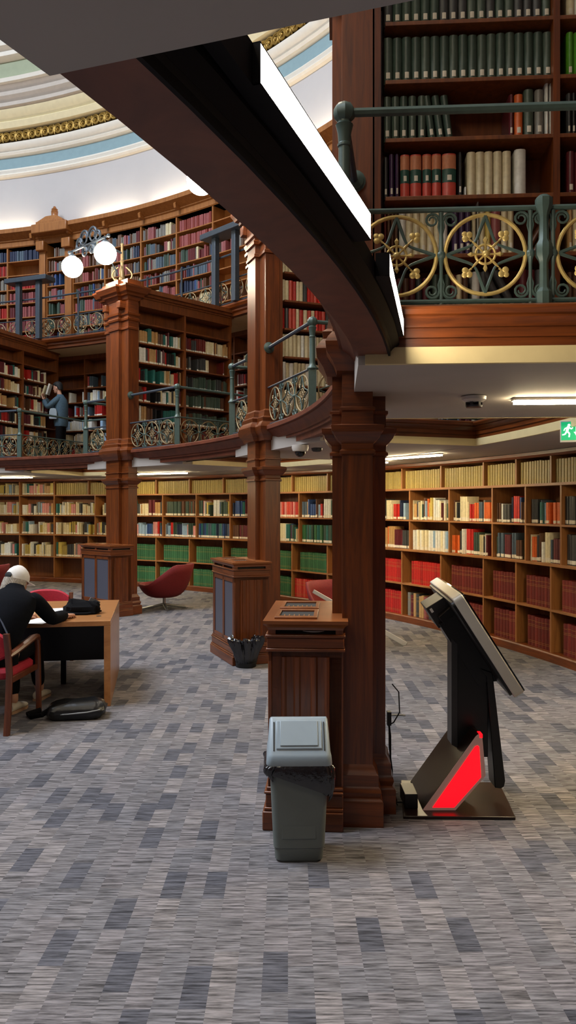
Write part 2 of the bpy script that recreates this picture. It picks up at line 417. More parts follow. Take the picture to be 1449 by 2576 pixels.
# the walkway slab over the viewer
ca = at(125,191,ZS); cb = at(1035,2,ZS)
u = (cb-ca); u.z = 0; u.normalize(); cc = at(0,100,ZS); w = (cc-ca); w.z = 0; w.normalize()
poly = [ca, ca+w*1.9, ca+w*1.9+u*3.2, ca+u*3.0]
t = thing('gallery_walkway', 'plain grey gallery slab overhead at the top left', 'gallery', fr(ca.x, ca.y, ZS))
MB().prism([tuple(p[:2]) for p in poly], ZS, ZG-.02).build('slab', 'plaster', t, True)
MB().prism([tuple(p[:2]) for p in poly], ZG-.02, ZG).build('floor_board', 'mahog_h', t, True)

# ---------------------------------------------------------------- piers
def cross(o, inner=True):
    x0, x1, h = -.095-o, .07+o, .32+o           # tangential arm
    a = .13+o; i0 = (-.15-o) if inner else x0; o1 = .15+o
    if inner:
        return [(i0,-a),(x0,-a),(x0,-h),(x1,-h),(x1,-a),(o1,-a),(o1,a),(x1,a),(x1,h),(x0,h),(x0,a),(i0,a)]
    return [(x0-.0001,-a),(x0,-a),(x0,-h),(x1,-h),(x1,-a),(o1,-a),(o1,a),(x1,a),(x1,h),(x0,h),(x0,a),(x0-.0001,a)]
def stack(b, lv):
    b.loft([[(x,y,z) for x,y in cross(o)] for z,o in lv])
for k, lab in (('near','tall mahogany compound pier directly behind the near radiator cabinet'),
               ('mid','mahogany compound pier between the near pier and globe lamp pier'),
               ('far','mahogany compound pier carrying the twin globe lamp'),
               ('edge','mahogany compound pier left of the globe lamp pier'),
               ('back','upper length of a mahogany pier standing above the overhead gallery slab')):
    t = thing('pier', lab, 'pier', pframe(10.36, FIN.get(k, BACK)))
    if k != 'back':
     b = MB(); stack(b, [(0,.055),(.13,.055),(.14,.05),(.15,.035),(.18,.045),(.2,.04),(.21,.03),(.27,.03),(.28,.02),(.3,.012),(.32,0)]); b.build('base', 'mahog_h', t)
     b = MB(); stack(b, [(.32,0),(2.0,0)]); b.build('lower_shaft', 'mahog', t)
     b = MB(); stack(b, [(2.0,.004),(2.005,.014),(2.02,.014),(2.03,.002),(2.06,.004),(2.075,.02),(2.1,.04),(2.12,.048),(2.125,.056),(2.155,.06),(2.16,.03),(2.165,.004),(2.235,.002),(2.24,.014),(2.255,.014),(2.26,0),(2.45,0)]); b.build('capital', 'mahog_h', t)
    b = MB(); stack(b, ([(2.45,.03),(2.5,.05),(2.55,.085)] if k != 'back' else [(2.581,.085)])+[(2.6,.09),(2.63,.075),(2.66,.05),(2.7,.055),(2.72,.03),(2.78,.02),(2.80,0)]); b.build('string_course', 'mahog_h', t)
    b = MB(); stack(b, [(2.8,0),(4.52,0)]); b.build('upper_shaft', 'mahog', t)
    b = MB(); stack(b, [(4.52,.0),(4.53,.018),(4.56,.018),(4.57,.004),(4.66,.004),(4.67,.025),(4.7,.03),(4.72,.012),(4.74,.012),(4.76,.03),(4.79,.034),(4.8,.01),(4.98,.01),(5.0,.03),(5.04,.05),(5.05,.08),(5.08,.085),(5.1,.12),(5.14,.14),(5.17,.16),(5.2,.16),(5.21,.05),(5.31,.045),(5.31,0)]); b.build('upper_capital', 'mahog_h', t)
    for sy in (-1, 1):
        MB().box(-.21,-.10,sy*.2-.05,sy*.2+.05,4.86,4.97).build('bracket', 'mahog_h', t, bevel=.008)

# ---------------------------------------------------------------- radiator cabinets
def cabinet(a, label, T=None):
    t = thing('radiator_cabinet', label, 'cabinet', pframe(9.84, a), 'wooden radiator cabinets')
    L, D = .42, .43
    b = MB()
    for z0,z1,e in ((0,.10,.028),(.10,.12,.02),(.12,.19,.012),(.19,.205,.02),(.205,.225,.008)): b.box(.03-e, D, -L-e, L+e, z0, z1)
    b.build('plinth', 'mahog_h', t, bevel=.006)
    b = MB(); b.box(.045, D-.005, -L+.012, L-.012, .225, 1.0)
    for y0,y1 in ((-L,-L+.07),(-.03,.03),(L-.07,L)): b.box(.03, .05, y0, y1, .225, .945)
    b.box(.03,.05,-L,L,.225,.27); b.box(.03,.05,-L,L,.89,.945)
    b.build('body', 'mahog', t, bevel=.004)
    # moulded end panels with vertical folds
    for sy in (-1, 1):
        b = MB(); pr = [(.03,.0),(.10,.0),(.105,.012),(.118,.016),(.13,.006),(.165,.003),(.175,.012),(.195,.012),(.205,.004),(.255,.004),(.265,.013),(.285,.013),(.295,.003),(.33,.006),(.342,.016),(.355,.012),(.36,0),(D,0)]
        lo = [[(x, sy*(L-.012+d), z) for x,d in pr]+[(D, sy*(L-.03), z),(.03, sy*(L-.03), z)] for z in (.225,.915)]
        b.loft(lo)
        fl = [[(x, sy*(L-.012+.0), z) for x in (.03,D)]+[(D, sy*(L-.03), z),(.03, sy*(L-.03), z)] for z in (.915,.945)]
        b.loft(fl); b.build('end_panel', 'mahog', t)
    for y0,y1 in ((-L+.07,-.03),(.03,L-.07)):
        MB().box(.04,.046,y0,y1,.27,.89).build('grille', 'mesh', t)
    b = MB(); b.box(.018,D+.01,-L-.012,L+.012,.945,.963); b.box(.024,D+.005,-L-.006,L+.006,.963,1.02); b.box(.015,D+.012,-L-.015,L+.015,1.02,1.036)
    b.build('frieze', 'mahog_h', t, bevel=.005)
    b = MB(); b.box(.06,D-.02,-L+.03,L-.03,1.03,1.065); b.build('slot_back', 'slot', t)
    b = MB()
    for y in (-L+.03,-.02,L-.07): b.box(.03,.07,y,y+.04,1.03,1.065)
    for x in (.03,D-.04): b.box(x,x+.04,-L+.0,-L+.03,1.03,1.065)
    b.build('slot_block', 'mahog', t)
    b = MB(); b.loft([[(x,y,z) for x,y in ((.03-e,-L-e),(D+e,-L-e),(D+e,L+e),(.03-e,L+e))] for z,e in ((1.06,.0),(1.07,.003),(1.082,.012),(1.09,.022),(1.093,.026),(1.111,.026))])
    b.build('top', 'mahog_lit', t)
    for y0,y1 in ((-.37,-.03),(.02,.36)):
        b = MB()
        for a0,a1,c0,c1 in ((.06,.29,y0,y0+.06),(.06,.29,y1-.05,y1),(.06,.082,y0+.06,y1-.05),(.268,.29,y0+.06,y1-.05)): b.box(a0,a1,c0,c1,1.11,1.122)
        v = b.build('top_vent', 'mahog_lit', t, bevel=.002)
        b = MB(); b.box(.082,.268,y0+.06,y1-.05,1.1112,1.1122); b.build('vent_opening', 'slot', v)
        b = MB()
        for i in range(6): b.box(.105+i*.027,.110+i*.027,y0+.06,y0+.14,1.1122,1.118)
        b.build('vent_slat', 'deskw', v)
    return t
cn = cabinet(-3.63, 'near wooden radiator cabinet behind the grey swing bin')
cabinet(21.27, 'wooden radiator cabinet beside the black-lined wastebasket')
cabinet(45.65, 'far wooden radiator cabinet below the globe lamp pier')
b = MB(); b.lathe([(.001,0),(.06,.0),(.092,.012),(.095,.013),(.093,.016),(.06,.005),(.001,.004)], 28)
o = b.build('paper_plate', 'paper'); o.matrix_world = Matrix.Translation(Vector((.141,4.235,1.037))); tag(o, 'white paper plate tucked in the slot of the near radiator cabinet', 'plate')

# ---------------------------------------------------------------- bookcases
BOOKS = []      # dict(pos,u,w,h,d,col,var,lean,reg,row,bay)
PAL = dict(olive='#93803f', olive2='#a08c48', green='#2f5c38', green2='#37663f', dkgreen='#37493e', dkg2='#435246', red='#b3221b', red2='#9d1d18', coral='#c2483a',
  ox='#652019', ox2='#742820', cream='#d5caa6', cream2='#c7bb96', white='#d5d5cd', blue='#2c4677', ltblue='#8aa5bd', navy='#1f2a44', black='#1b1b1c', brown='#573825',
  brown2='#6a4a34', grey='#77746c', dkgrey='#3b3c3c', teal='#2a655f', orange='#cf6228', yellow='#c9b45f', pink='#c58680', purple='#40294a', maroon='#5a1f24', tan='#b08b5a', lime='#4d8f22', slate='#4a5a68', rose='#8c4a4a')
CN = dict(olive='olive', olive2='olive', green='green', green2='green', dkgreen='dark green', dkg2='dark green', red='red', red2='red', coral='coral red', ox='oxblood', ox2='oxblood',
  cream='cream', cream2='cream', white='white', blue='blue', ltblue='pale blue', navy='navy', black='black', brown='brown', brown2='brown', grey='grey', dkgrey='dark grey', teal='teal',
  orange='orange', yellow='yellow', pink='pink', purple='purple', maroon='maroon', tan='tan', lime='lime green', slate='slate blue', rose='dusty rose')
def put(posf, s, z, w, h, col, d=.19, var='plain', lean=0, reg='', row=0, bay=0, back=.02):
    p, u = posf(s+w/2)
    BOOKS.append(dict(p=p, u=u, z=z, w=w*.965, h=h, d=d, col=col, var=var, lean=lean, reg=reg, row=row, bay=bay, back=back))
def run(posf, s0, s1, z, gen, **kw):
    s = s0+.006
    lean_next = 0
    while True:
        g = gen()
        if g is None: break
        w, h, col, var = g[:4]
        if w <= 0: s += -w if w else .05; 
        if w > 0:
            if s+w > s1: break
            put(posf, s, z, w, h, col, var=var, back=rnd.uniform(.012,.05) if var != 'set' else .022, **kw); s += w
        if s > s1: break
def gset(cols, w, h, var='set', wj=.15, hj=.03):
    def g(): return (w*rnd.uniform(1-wj,1+wj), h*rnd.uniform(1-hj,1), rnd.choice(cols), var)
    return g
def gmix(cols, h0, h1, var='lab', w0=.018, w1=.05, gap=0.0):
    st = {'n':0}
    def g():
        if gap and rnd.random() < gap: return (-rnd.uniform(.04,.15), 0, None, None)
        if st['n'] > 0:
            st['n'] -= 1; return (st['w']*rnd.uniform(.95,1.05), st['h'], st['c'], var)
        st.update(n=rnd.choice((0,0,0,1,2,3)), w=rnd.uniform(w0,w1), h=rnd.uniform(h0,h1), c=rnd.choice(cols))
        return (st['w'], st['h'], st['c'], var)
    return g
def arcf(R):
    def mk(a1):         # start at angle a1 (viewer's left), run to the right
        def f(s):
            a = a1-math.degrees(s/R); r = R_(a)
            return (CX+R*math.cos(r), CY+R*math.sin(r)), Vector((math.sin(r), -math.cos(r)))
        return f
    return mk
def finf(k, th):
    u = Vector((math.cos(R_(FIN[k])), math.sin(R_(FIN[k]))))
    def mk(R0):
        def f(s): p = finpt(k, R0+s, -th); return (p.x, p.y), u
        return f
    return mk
MIX = ['cream','cream2','white','blue','navy','black','dkgreen','brown','grey','teal','red','orange','yellow','pink','slate','ltblue','maroon','tan','dkgrey','cream','white']
PALE = ['cream','cream2','white','yellow','yellow','cream','tan','ltblue','grey','olive2','cream2','teal','pink','dkgrey']
OLD = ['rose','brown','brown2','maroon','navy','slate','grey','dkgrey','brown2','ox','cream2','blue','rose','dkgreen','grey']
# ground-floor curved bookcase
AA = [9.0,11.93,14.88,17.83,20.78,24.89,28.89,32.98,37.08,41.16,45.25,49.33,53.41,57.45,61.5,65.6,69.63,73.66,77.7,81.8]
AB = [a-.82 if a < 66 else a for a in AA]
ZR = dict(E=.10, D=.575, C=1.083, B=1.518, A=1.977)
t = thing('curved_bookcase', 'long curved oak bookcase lining the ground-floor wall', 'bookcase', fr(*pol(13.4,40)[:2], 0))
A0, A1 = AA[0], AA[-1]
MB().arc([(RW-.03,0),(RW-.03,.085),(RW-.02,.10),(13.7,.10),(13.7,0)], A0, A1).build('plinth', 'mahog_h', t, True)
MB().arcbox(13.6, 13.7, A0, A1, .1, 2.33).build('back_panel', 'oakback', t, True)
MB().arc([(RW-.015,2.275),(RW-.04,2.30),(RW-.04,2.335),(13.7,2.335),(13.7,2.275)], A0, A1).build('cornice', 'mahog_h', t, True)
for n in 'EDCBA':
    z = ZR[n]; e = .014 if n in 'CA' else .004
    if n != 'E': MB().arcbox(RW-e, 13.6, A0, A1, z-(.03 if n in 'CA' else .022), z).build('shelf', 'oak_h', t, True)
for L_, z0, z1 in ((AA,.1,1.053),(AB,1.083,1.947),(AA,1.977,2.275)):
    for a in L_:
        da = math.degrees(.014/RW)
        MB().arcbox(RW, 13.6, a-da, a+da, z0, z1, 1).build('upright', 'oak', t, True)
mk = arcf(RW+.02)
for row in 'ABCDE':
    L_ = AB if row in 'BC' else AA
    for i in range(len(L_)-1):
        a0, a1 = L_[i], L_[i+1]; mid = (a0+a1)/2
        ln = R_(a1-a0)*(RW+.02)-.03; pf = mk(a1-math.degrees(.014/RW)); z = ZR[row]; s0, s1 = 0, ln
        g = None
        if row == 'A':
            g = gset(['olive','olive','olive2'], .055, .265) if mid < 69.7 else gmix(PALE, .2, .27)
        elif row == 'B':
            if mid < 15: g = gset(['dkgrey','black','dkg2'], .05, .31, 'lab')
            elif 52.7 < mid < 57: g = gset(['dkgreen','dkg2','brown'], .055, .30, 'lab')
            elif 40.5 < mid < 44: g = gset(['coral','red2','pink','slate'], .045, .28, 'lab')
            elif mid > 62: g = gmix(PALE, .2, .30); s0 = .15*(rnd.random() < .4)
            else: g = gmix(MIX, .22, .33, gap=.03)
        elif row == 'C':
            if mid < 14: g = gset(['black','dkgrey','navy'], .055, .33, 'lab')
            elif 24.5 < mid < 28: g = gset(['white','white','cream','ltblue'], .05, .29, 'lab')
            elif 36.5 < mid < 40: g = gset(['dkgreen','green','teal'], .05, .31, 'lab')
            elif 44.4 < mid < 48: g = gset(['brown','brown','maroon'], .052, .27, 'lab')
            elif 48.8 < mid < 52: g = gset(['slate','navy','teal','blue'], .05, .29, 'lab')
            elif 52.8 < mid < 60: g = gmix(['blue','ltblue','slate','white','pink','dkgreen','navy','red','ltblue'], .22, .31)
            elif mid > 60: g = gmix(PALE, .2, .29, gap=.05)
            else: g = gmix(MIX, .22, .34, gap=.03)
        elif row == 'D':
            if mid < 24.8: g = gset(['ox','ox','ox2'], .06, .34); s0 = .12 if mid < 20.5 else .16
            elif mid < 37: g = gset(['red','red','red2'], .055, .34); s0 = .15
            elif mid < 65: g = gset(['green','green2','green'], .055, .33); s0 = rnd.uniform(.05,.16)
            else: g = gmix(PALE, .24, .33, gap=.04)
        elif row == 'E':
            if mid < 24.8: g = gset(['ox','ox2','ox'], .065, .35); s0 = .14
            elif mid < 28.8: g = gset(['brown','brown2','rose','maroon','tan','grey','dkgrey'], .06, .34, 'set', .2, .12); s0 = .06
            elif mid < 37: g = gset(['red','red2'], .05, .34)
            elif mid < 41: g = gset(['coral','coral','red'], .055, .33)
            elif mid < 65: g = gset(['green','green2'], .052, .34); s0 = .05
        if g: run(pf, s0, s1-.01, z, g, reg='ground', row=row, bay=i)
# spur bookcases on the gallery
ZF = [2.77+.317*i for i in range(8)]
FW = .30
def finbox(b, k, R0, R1, t0, t1, z0, z1): b.prism([tuple(finpt(k,R,t)[:2]) for R,t in ((R0,t0),(R1,t0),(R1,t1),(R0,t1))], z0, z1)
FB = {}
for k in FIN:
    base = .0; sh = {'edge': .35}.get(k, 0)
    U = [10.44+sh*.8, 11.395+sh, 12.42+sh*1.3]; FB[k] = U
    t = thing('spur_bookcase', {'near':'near gallery bookcase of green volumes behind the railing', 'mid':'gallery bookcase running back from the middle pier',
        'far':'gallery bookcase of two bays running back from the globe lamp pier', 'edge':'gallery bookcase at the left edge of the photo'}[k], 'bookcase', fr(*finpt(k,11.4,0)[:2], ZG, R_(FIN[k])))
    b = MB(); finbox(b,k,10.5,U[2]+.03,-.02,.02,ZG,5.0); b.build('back_panel', 'finwood', t, True)
    b = MB(); finbox(b,k,10.5,U[2]+.03,-FW-.005,FW+.005,ZG,ZF[0]-.02); b.build('plinth', 'finwood', t, True)
    for z in ZF[:7]:
        b = MB(); finbox(b,k,10.5,U[2]+.03,-FW+.006,FW-.006,z-.022,z); b.build('shelf', 'finwood', t, True, .002)
    for R in U:
        b = MB(); finbox(b,k,R-.0,R+.035,-FW,FW,ZG,4.99); b.build('upright', 'finwood' if k != 'near' else 'mahog', t, True)
    b = MB(); finbox(b,k,10.5,U[2]+.035,-FW-.01,FW+.01,4.93,5.06); b.build('frieze', 'finwood', t, True)
    b = MB()
    for e,z0,z1 in ((.03,5.06,5.09),(.07,5.09,5.13),(.12,5.13,5.2)): finbox(b,k,10.5,U[2]+.03+e,-FW-e,FW+e,z0,z1)
    b.build('cornice', 'finwood', t, True)
    f = finf(k, FW-.025)
    if k == 'near':
        continue
    for bay in (0,1):
        for r in range(7):
            if k == 'mid': g = gset(['cream','cream2','white'],.05,.26,'plain') if r in (0,1,2,5,6) else gset(['coral','red','cream','dkgrey'],.045,.24,'plain')
            elif r == 0: g = gmix(['dkgreen','brown','cream2','ox','grey'], .2,.25,gap=.05)
            elif k == 'far' and bay == 1: g = gmix(['dkgreen','dkg2','dkgrey','brown','dkg2'],.19,.23,gap=.04) if r < 4 else gmix(['cream','brown','maroon','ox','tan','dkgrey'],.19,.25,gap=.08)
            else: g = gmix(['cream','cream2','red2','brown','white','dkgrey','tan','maroon','teal','black'],.19,.26,gap=.06)
            a, e = U[bay]+.035, U[bay+1]
            if k == 'edge' and bay == 1: e -= .25
            run(f(a), 0, e-a-.01-(.1 if r == 6 else 0), ZF[r], g, reg='fin_'+k, row=r, bay=bay) if r < 6 or k == 'mid' else None
# near spur: volumes placed one by one (x limits as seen in the photo)
f = finf('near', FW-.03)(0.0)
un = Vector((math.cos(R_(FIN['near'])), math.sin(R_(FIN['near']))))
def rad(x):      # radial coordinate on the near case front for photo column x
    q = (x-724.5)/F; o = finpt('near', 0, -(FW-.03)); # o + un*R ; solve X = q*Y
    return -(o.x-q*o.y)/(un.x-q*un.y)
def nb(row, x0, x1, h, col, var='nlab', lean=0):
    s = rad(x0); w = rad(x1)-s
    put(f, s, ZF[row], w, h, col, .2, var, lean, 'near', row, 0 if x0 < 1400 else 1, .02)
def seq(row, x0, x1, n, h, cols, var='nlab', hj=.03):
    for i in range(n): nb(row, x0+(x1-x0)*i/n, x0+(x1-x0)*(i+1)/n, h*rnd.uniform(1-hj,1), rnd.choice(cols), var)
DG = ['dkgreen','dkg2','dkgreen']
seq(5, 965, 1390, 18, .265, ['dkg2','dkgrey','dkgreen'])
seq(4, 965, 1393, 18, .262, DG)
for x, l in ((965,0),(986,0),(1007,0),(1029,0),(1053,0)): nb(3, x, x+20, .25, rnd.choice(DG), 'nlab')
for x in (1080,1102,1124): nb(3, x, x+19, .248, 'dkgreen', 'nlab', -.13)
nb(3,1283,1295,.24,'maroon'); nb(3,1297,1319,.24,'orange'); nb(3,1321,1346,.265,'dkg2'); nb(3,1349,1371,.262,'grey'); nb(3,1374,1384,.30,'white'); nb(3,1386,1396,.32,'white')
nb(2,966,977,.235,'dkgrey'); nb(2,980,992,.25,'purple'); nb(2,995,1005,.25,'purple')
for x0,x1 in ((1008,1032),(1033,1062),(1064,1087),(1088,1112),(1114,1150)): nb(2,x0,x1,.245,'coral','band')
nb(2,1154,1165,.25,'black'); nb(2,1170,1176,.06,'white','plain')
for x in (1177,1199,1221,1244,1267): nb(2,x,x+22,.25,'cream','plain')
nb(2,1297,1327,.258,'white','plain')
seq(1,965,1002,4,.24,['maroon','black','ox','brown']); seq(1,1005,1128,7,.255,['cream','cream2','white']); seq(1,1140,1187,3,.27,['purple']); nb(1,1190,1200,.25,'cream2'); nb(1,1203,1206,.34,'white','plain')
seq(1,1208,1238,2,.26,['yellow','cream2']); seq(1,1238,1262,1,.26,['rose']); seq(1,1264,1296,2,.265,['cream','cream2'])
for x in (1320,1338): nb(1,x,x+14,.24,'brown','nlab',.5)
seq(0,965,1080,7,.2,['brown','dkgrey','maroon','cream2']); seq(0,1090,1180,6,.22,['cream','dkg2','brown','maroon']); seq(0,1190,1230,2,.23,['white','dkgrey'])
for x in (1262,1290): nb(0,x,x+20,.25,'dkgrey','nlab',-.45)
seq(0,1310,1390,4,.24,['black','dkgrey','maroon'])
seq(4,1429,1465,2,.255,['lime']); seq(5,1429,1470,2,.25,['white','cream']); seq(3,1429,1465,3,.24,['black','dkgrey']); seq(2,1430,1470,2,.24,['maroon']); seq(1,1432,1470,3,.25,['tan','cream2']); seq(0,1432,1470,3,.22,['brown'])
# gallery-level wall cases behind the spurs, and the upper gallery cases
def wallcase(label, z0, z1, zs, aa, wood_, woodh, gens, reg, plinth, top):
    t = thing('gallery_bookcase', label, 'bookcase', fr(*pol(13.4, 55)[:2], z0)); a0, a1 = aa[0], aa[-1]
    MB().arcbox(13.6, 13.7, a0, a1, z0, z1).build('back_panel', wood_, t, True)
    MB().arcbox(RW-.01, 13.6, a0, a1, z0, plinth).build('plinth', woodh, t, True)
    MB().arcbox(RW-.01, 13.6, a0, a1, top, z1).build('frieze', woodh, t, True)
    for z in zs[1:]: MB().arcbox(RW, 13.6, a0, a1, z-.022, z).build('shelf', woodh, t, True)
    da = math.degrees(.018/RW)
    for a in aa: MB().arcbox(RW-.004, 13.6, a-da, a+da, plinth, top, 1).build('upright', wood_, t, True)
    for i in range(len(aa)-1):
        for r, z in enumerate(zs):
            g = gens(i, r, (aa[i]+aa[i+1])/2)
            if g: run(mk(aa[i+1]-da), 0, R_(aa[i+1]-aa[i])*RW-.045, z, g, reg=reg, row=r, bay=i)
    return t
def gg(i, r, m):
    if m > 66 and r >= 5: return None
    if r == 6: return None
    c = ['white','white','cream','ltblue','cream2'] if r in (1,2) else ['white','ltblue','slate','maroon','cream','brown','grey','red2']
    return gmix(c, .2, .26, gap=.18)
wallcase('gallery-level wall bookcase where the standing person browses', ZG, 5.08, ZF[:7], [-6+4.5*i for i in range(22)], 'finwood', 'finwood', gg, 'gwall', 2.75, 4.99)
ZUP = [5.42+.325*i for i in range(7)]
UA = [37.3,41.7,46.15,50.57,54.96,59.26,63.6,67.4,68.2,70.5,71.2,75.04,79.4,83.8]
def gu(i, r, m):
    if 67.3 < m < 68.3 or 70.4 < m < 71.3: return None
    if m < 49 : return None if rnd.random() < .6 else gmix(['brown2','grey','cream2','rose'], .2, .26, 'plain', gap=.2)
    if r == 6 and m > 71: return gset(['slate','navy','navy'], .06, .25, 'plain')
    if r == 5 and 71 < m < 75.1: return None
    if r == 6 and 50 < m < 55: return gset(['rose','ox2'], .06, .25, 'plain')
    if r == 5 and 50 < m < 53: return gset(['ox2','rose'], .06, .25, 'plain')
    if m > 71: return gset(rnd.choice((['rose','maroon'],['ox2','red2'],['grey','brown2'])), .055, .25, 'plain') if rnd.random() < .85 else None
    return gmix(OLD, .19, .28, 'plain', .025, .055, gap=.03)
tu = wallcase('tall golden oak bookcase on the upper gallery wall', ZU, 7.78, ZUP, UA, 'uwood', 'uwood', gu, 'upper', 5.4, 7.68)
MB().arc([(RW-.01,7.68),(RW-.03,7.70),(RW-.03,7.80),(RW-.06,7.82),(RW-.06,7.84),(RW-.10,7.86),(RW-.20,7.93),(RW-.24,7.95),(RW-.24,8.04),(RW-.2,8.06),(13.6,8.0),(13.6,7.68)], 15, 100).build('cornice', 'uwood', tu, True)
for a in [19.6+4.35*i for i in range(18)]:
    p = pol(RW-.15, a); b = MB(fr(p.x, p.y, 0, R_(a)))
    b.ext([(-.03,7.80),(.02,7.78),(.08,7.78),(.08,7.93),(-.02,7.93),(-.05,7.88)], -.03, .03); b.build('console', 'uwood', tu, True)
for a0, a1 in ((67.4,68.2),(70.5,71.2)):
    MB().arcbox(RW-.06, RW+.02, a0, a1, 5.3, 7.7, 1).build('pilaster', 'uwood', tu, True, .006)
    MB().arcbox(RW-.16, RW+.02, a0-.12, a1+.12, 7.5, 7.72, 1).build('pilaster_bracket', 'uwood', tu, True, .02)
MB().arcbox(RW-.3, 13.5, 67.2, 71.4, 7.84, 8.05, 2).build('entablature', 'uwood', tu, True, .02)
p = pol(13.2, 69.3); t = thing('finial', 'carved wooden finial on the upper bookcase cornice', 'finial', fr(p.x, p.y, 8.05, R_(69.3)))
b = MB(); b.loft([[(x*q,y*k_,z) for x,y in ((-.2,-.5),(.2,-.5),(.2,.5),(-.2,.5))] for z,q,k_ in ((0,1,.72),(.05,1,.72),(.06,.9,.68),(.17,.7,.30),(.18,.65,.26))]); b.build('pedestal', 'uwood', t)
b = MB(); b.lathe([(.085,.17),(.08,.18),(.072,.25),(.08,.28),(.072,.29),(.082,.31),(.06,.335),(.075,.355),(.05,.38),(.03,.40),(.035,.41),(.012,.43),(.001,.435)], 12); b.build('bud', 'uwood', t)
# upper gallery floor
t = thing('upper_gallery', 'narrow upper gallery floor with moulded wooden edge and cream soffit', 'gallery', fr(*pol(12.9,55)[:2], 5.0))
MB().arcbox(12.5, 13.72, 15, 100, 5.08, 5.12).build('soffit', 'cream', t, True)
MB().arc([(12.4,5.08),(12.4,5.13),(12.36,5.15),(12.36,5.18),(12.3,5.2),(12.27,5.24),(12.27,5.27),(13.72,5.27),(13.72,5.12),(12.5,5.12),(12.5,5.08)], 15, 100).build('edge_moulding', 'mahog_h', t, True)
# cove lamps hidden on the cornice
n = 0
for a0, a1 in ((22,33),(34.5,46),(47.5,58.5),(60,66.2),(72.4,84),(86,97)):
    b = MB(); b.arcbox(13.22, 13.30, a0, a1, 8.045, 8.075)
    o = b.build('cove_light', 'cove'); tag(o, 'glowing cove lamp behind the upper bookcase cornice', 'light fitting', 'cove lamps behind the cornice')
# ---------------------------------------------------------------- railings
def ringmesh(mat='gold'):
    b = MB(); pts = [(.175*math.cos(2*PI*k/40), 0, .175*math.sin(2*PI*k/40)) for k in range(40)]
    b.tube(pts, .0075, 8, closed=True, flat=1.25, up=(0,1,0)); return b.mesh('roundel', mat)
def starmesh():
    b = MB()
    for q in range(4):
        c = (.235*math.sqrt(2)*math.cos(q*PI/2+PI/4)*.78, .235*math.sqrt(2)*math.sin(q*PI/2+PI/4)*.78)
        a0 = Vector((.17*math.cos(q*PI/2), 0, .17*math.sin(q*PI/2))); a1 = Vector((.17*math.cos(q*PI/2+PI/2), 0, .17*math.sin(q*PI/2+PI/2)))
        pts = []
        for i in range(11):
            s = i/10; m = (a0*(1-s)+a1*s); k = 1-.42*math.sin(PI*s)**.9; pts.append(m*k)
        b.tube(pts, [.009-.003*math.sin(PI*i/10) for i in range(11)], 6)
    return b.mesh('tracery', 'iron')
def rosmesh(leaves):
    b = MB(); b.tube([(.043*math.cos(2*PI*k/24),-.004,.043*math.sin(2*PI*k/24)) for k in range(24)], .006, 6, closed=True, up=(0,1,0))
    b.sphere((0,-.012,0), .016, 10)
    for k in range(8):
        a = k*PI/4; L = .078 if k % 2 == 0 else .084
        pts = [(r*math.cos(a), -.006, r*math.sin(a)) for r in (.01,.03,.05,.064,L)]
        b.tube(pts, [.005,.004,.006,.011 if k % 2 == 0 else .006,.002], 6, flat=1.0)
    if leaves: leaf(b)
    return b.mesh('rosette', 'goldf' if leaves else 'gold')
def leaf1(b, a):
    for da, r, q in ((0,.128,.013),(.11,.112,.015),(-.11,.112,.015)):
        b.sphere((r*math.cos(a+da), -.004, r*math.sin(a+da)), q, 8, sc=(1,.3,1))
    b.tube([(.085*math.cos(a),0,.085*math.sin(a)),(.115*math.cos(a),0,.115*math.sin(a))], .005, 6)
def leaf(b):
    for q in range(4): leaf1(b, q*PI/2+PI/4)
def barmesh():
    b = MB(); b.tube([(0,0,z) for z in (.03,.06,.2,.225,.25,.275,.4,.44)], [.012,.008,.008,.011,.02,.011,.008,.011], 8)
    b.sphere((0,0,.25), .021, 10)
    for sx in (-1,1):
        for top in (0,1):
            pts = []
            for j in range(18):
                th = j/17*1.5*2*PI; rr = .032*(1-.62*j/17)
                x = .040+rr*math.cos(th+PI); z = rr*math.sin(th)
                pts.append((sx*x, 0, (.405+z) if top else (.09-z)))
            b.tube(pts, [.007-.003*j/17 for j in range(18)], 6)
            b.tube([(0,0,.33 if top else .16),(sx*.012,0,.375 if top else .12),(sx*.008,0,.405 if top else .09)], .005, 6)
    return b.mesh('baluster', 'iron')
def thickbar():
    b = MB()
    def oc(r,z): return [(r*math.cos(PI/8+k*PI/4)*1.05, r*math.sin(PI/8+k*PI/4), z) for k in range(8)]
    b.loft([oc(r,z) for r,z in ((.028,.0),(.034,.01),(.034,.075),(.02,.095),(.018,.2),(.022,.215),(.034,.235),(.034,.285),(.022,.305),(.018,.4),(.022,.42),(.036,.45),(.036,.485),(.02,.5))])
    return b.mesh('baluster_post', 'iron')
def postmesh(mat):
    b = MB(); b.box(-.036,.036,-.036,.036,0,.44)
    b.lathe([(.05,.44),(.052,.45),(.045,.46),(.034,.475),(.028,.5),(.026,.74),(.031,.745),(.031,.755),(.027,.76),(.03,.80),(.038,.835),(.04,.84),(.03,.85),(.03,.86)], 12)
    b.lathe([(.03,.855),(.045,.87),(.05,.89),(.048,.91),(.036,.93),(.018,.94),(.001,.943)], 8)
    return b.mesh('post', mat)
def wallrose(): 
    b = MB(); b.lathe([(.001,0),(.06,.0),(.062,.008),(.048,.014),(.05,.022),(.034,.03),(.02,.034),(.001,.036)], 14); return b.mesh('wall_rose', 'iron')
ME = dict(ring=ringmesh(), ringf=ringmesh('goldf'), star=starmesh(), ros=rosmesh(False), rosl=rosmesh(True), bar=barmesh(), thick=thickbar(), post=postmesh('iron'), postb=postmesh('ironb'), rose=wallrose())
lb = MB(); leaf1(lb, PI/4); ME['leaf'] = lb.mesh('trefoil', 'gold')
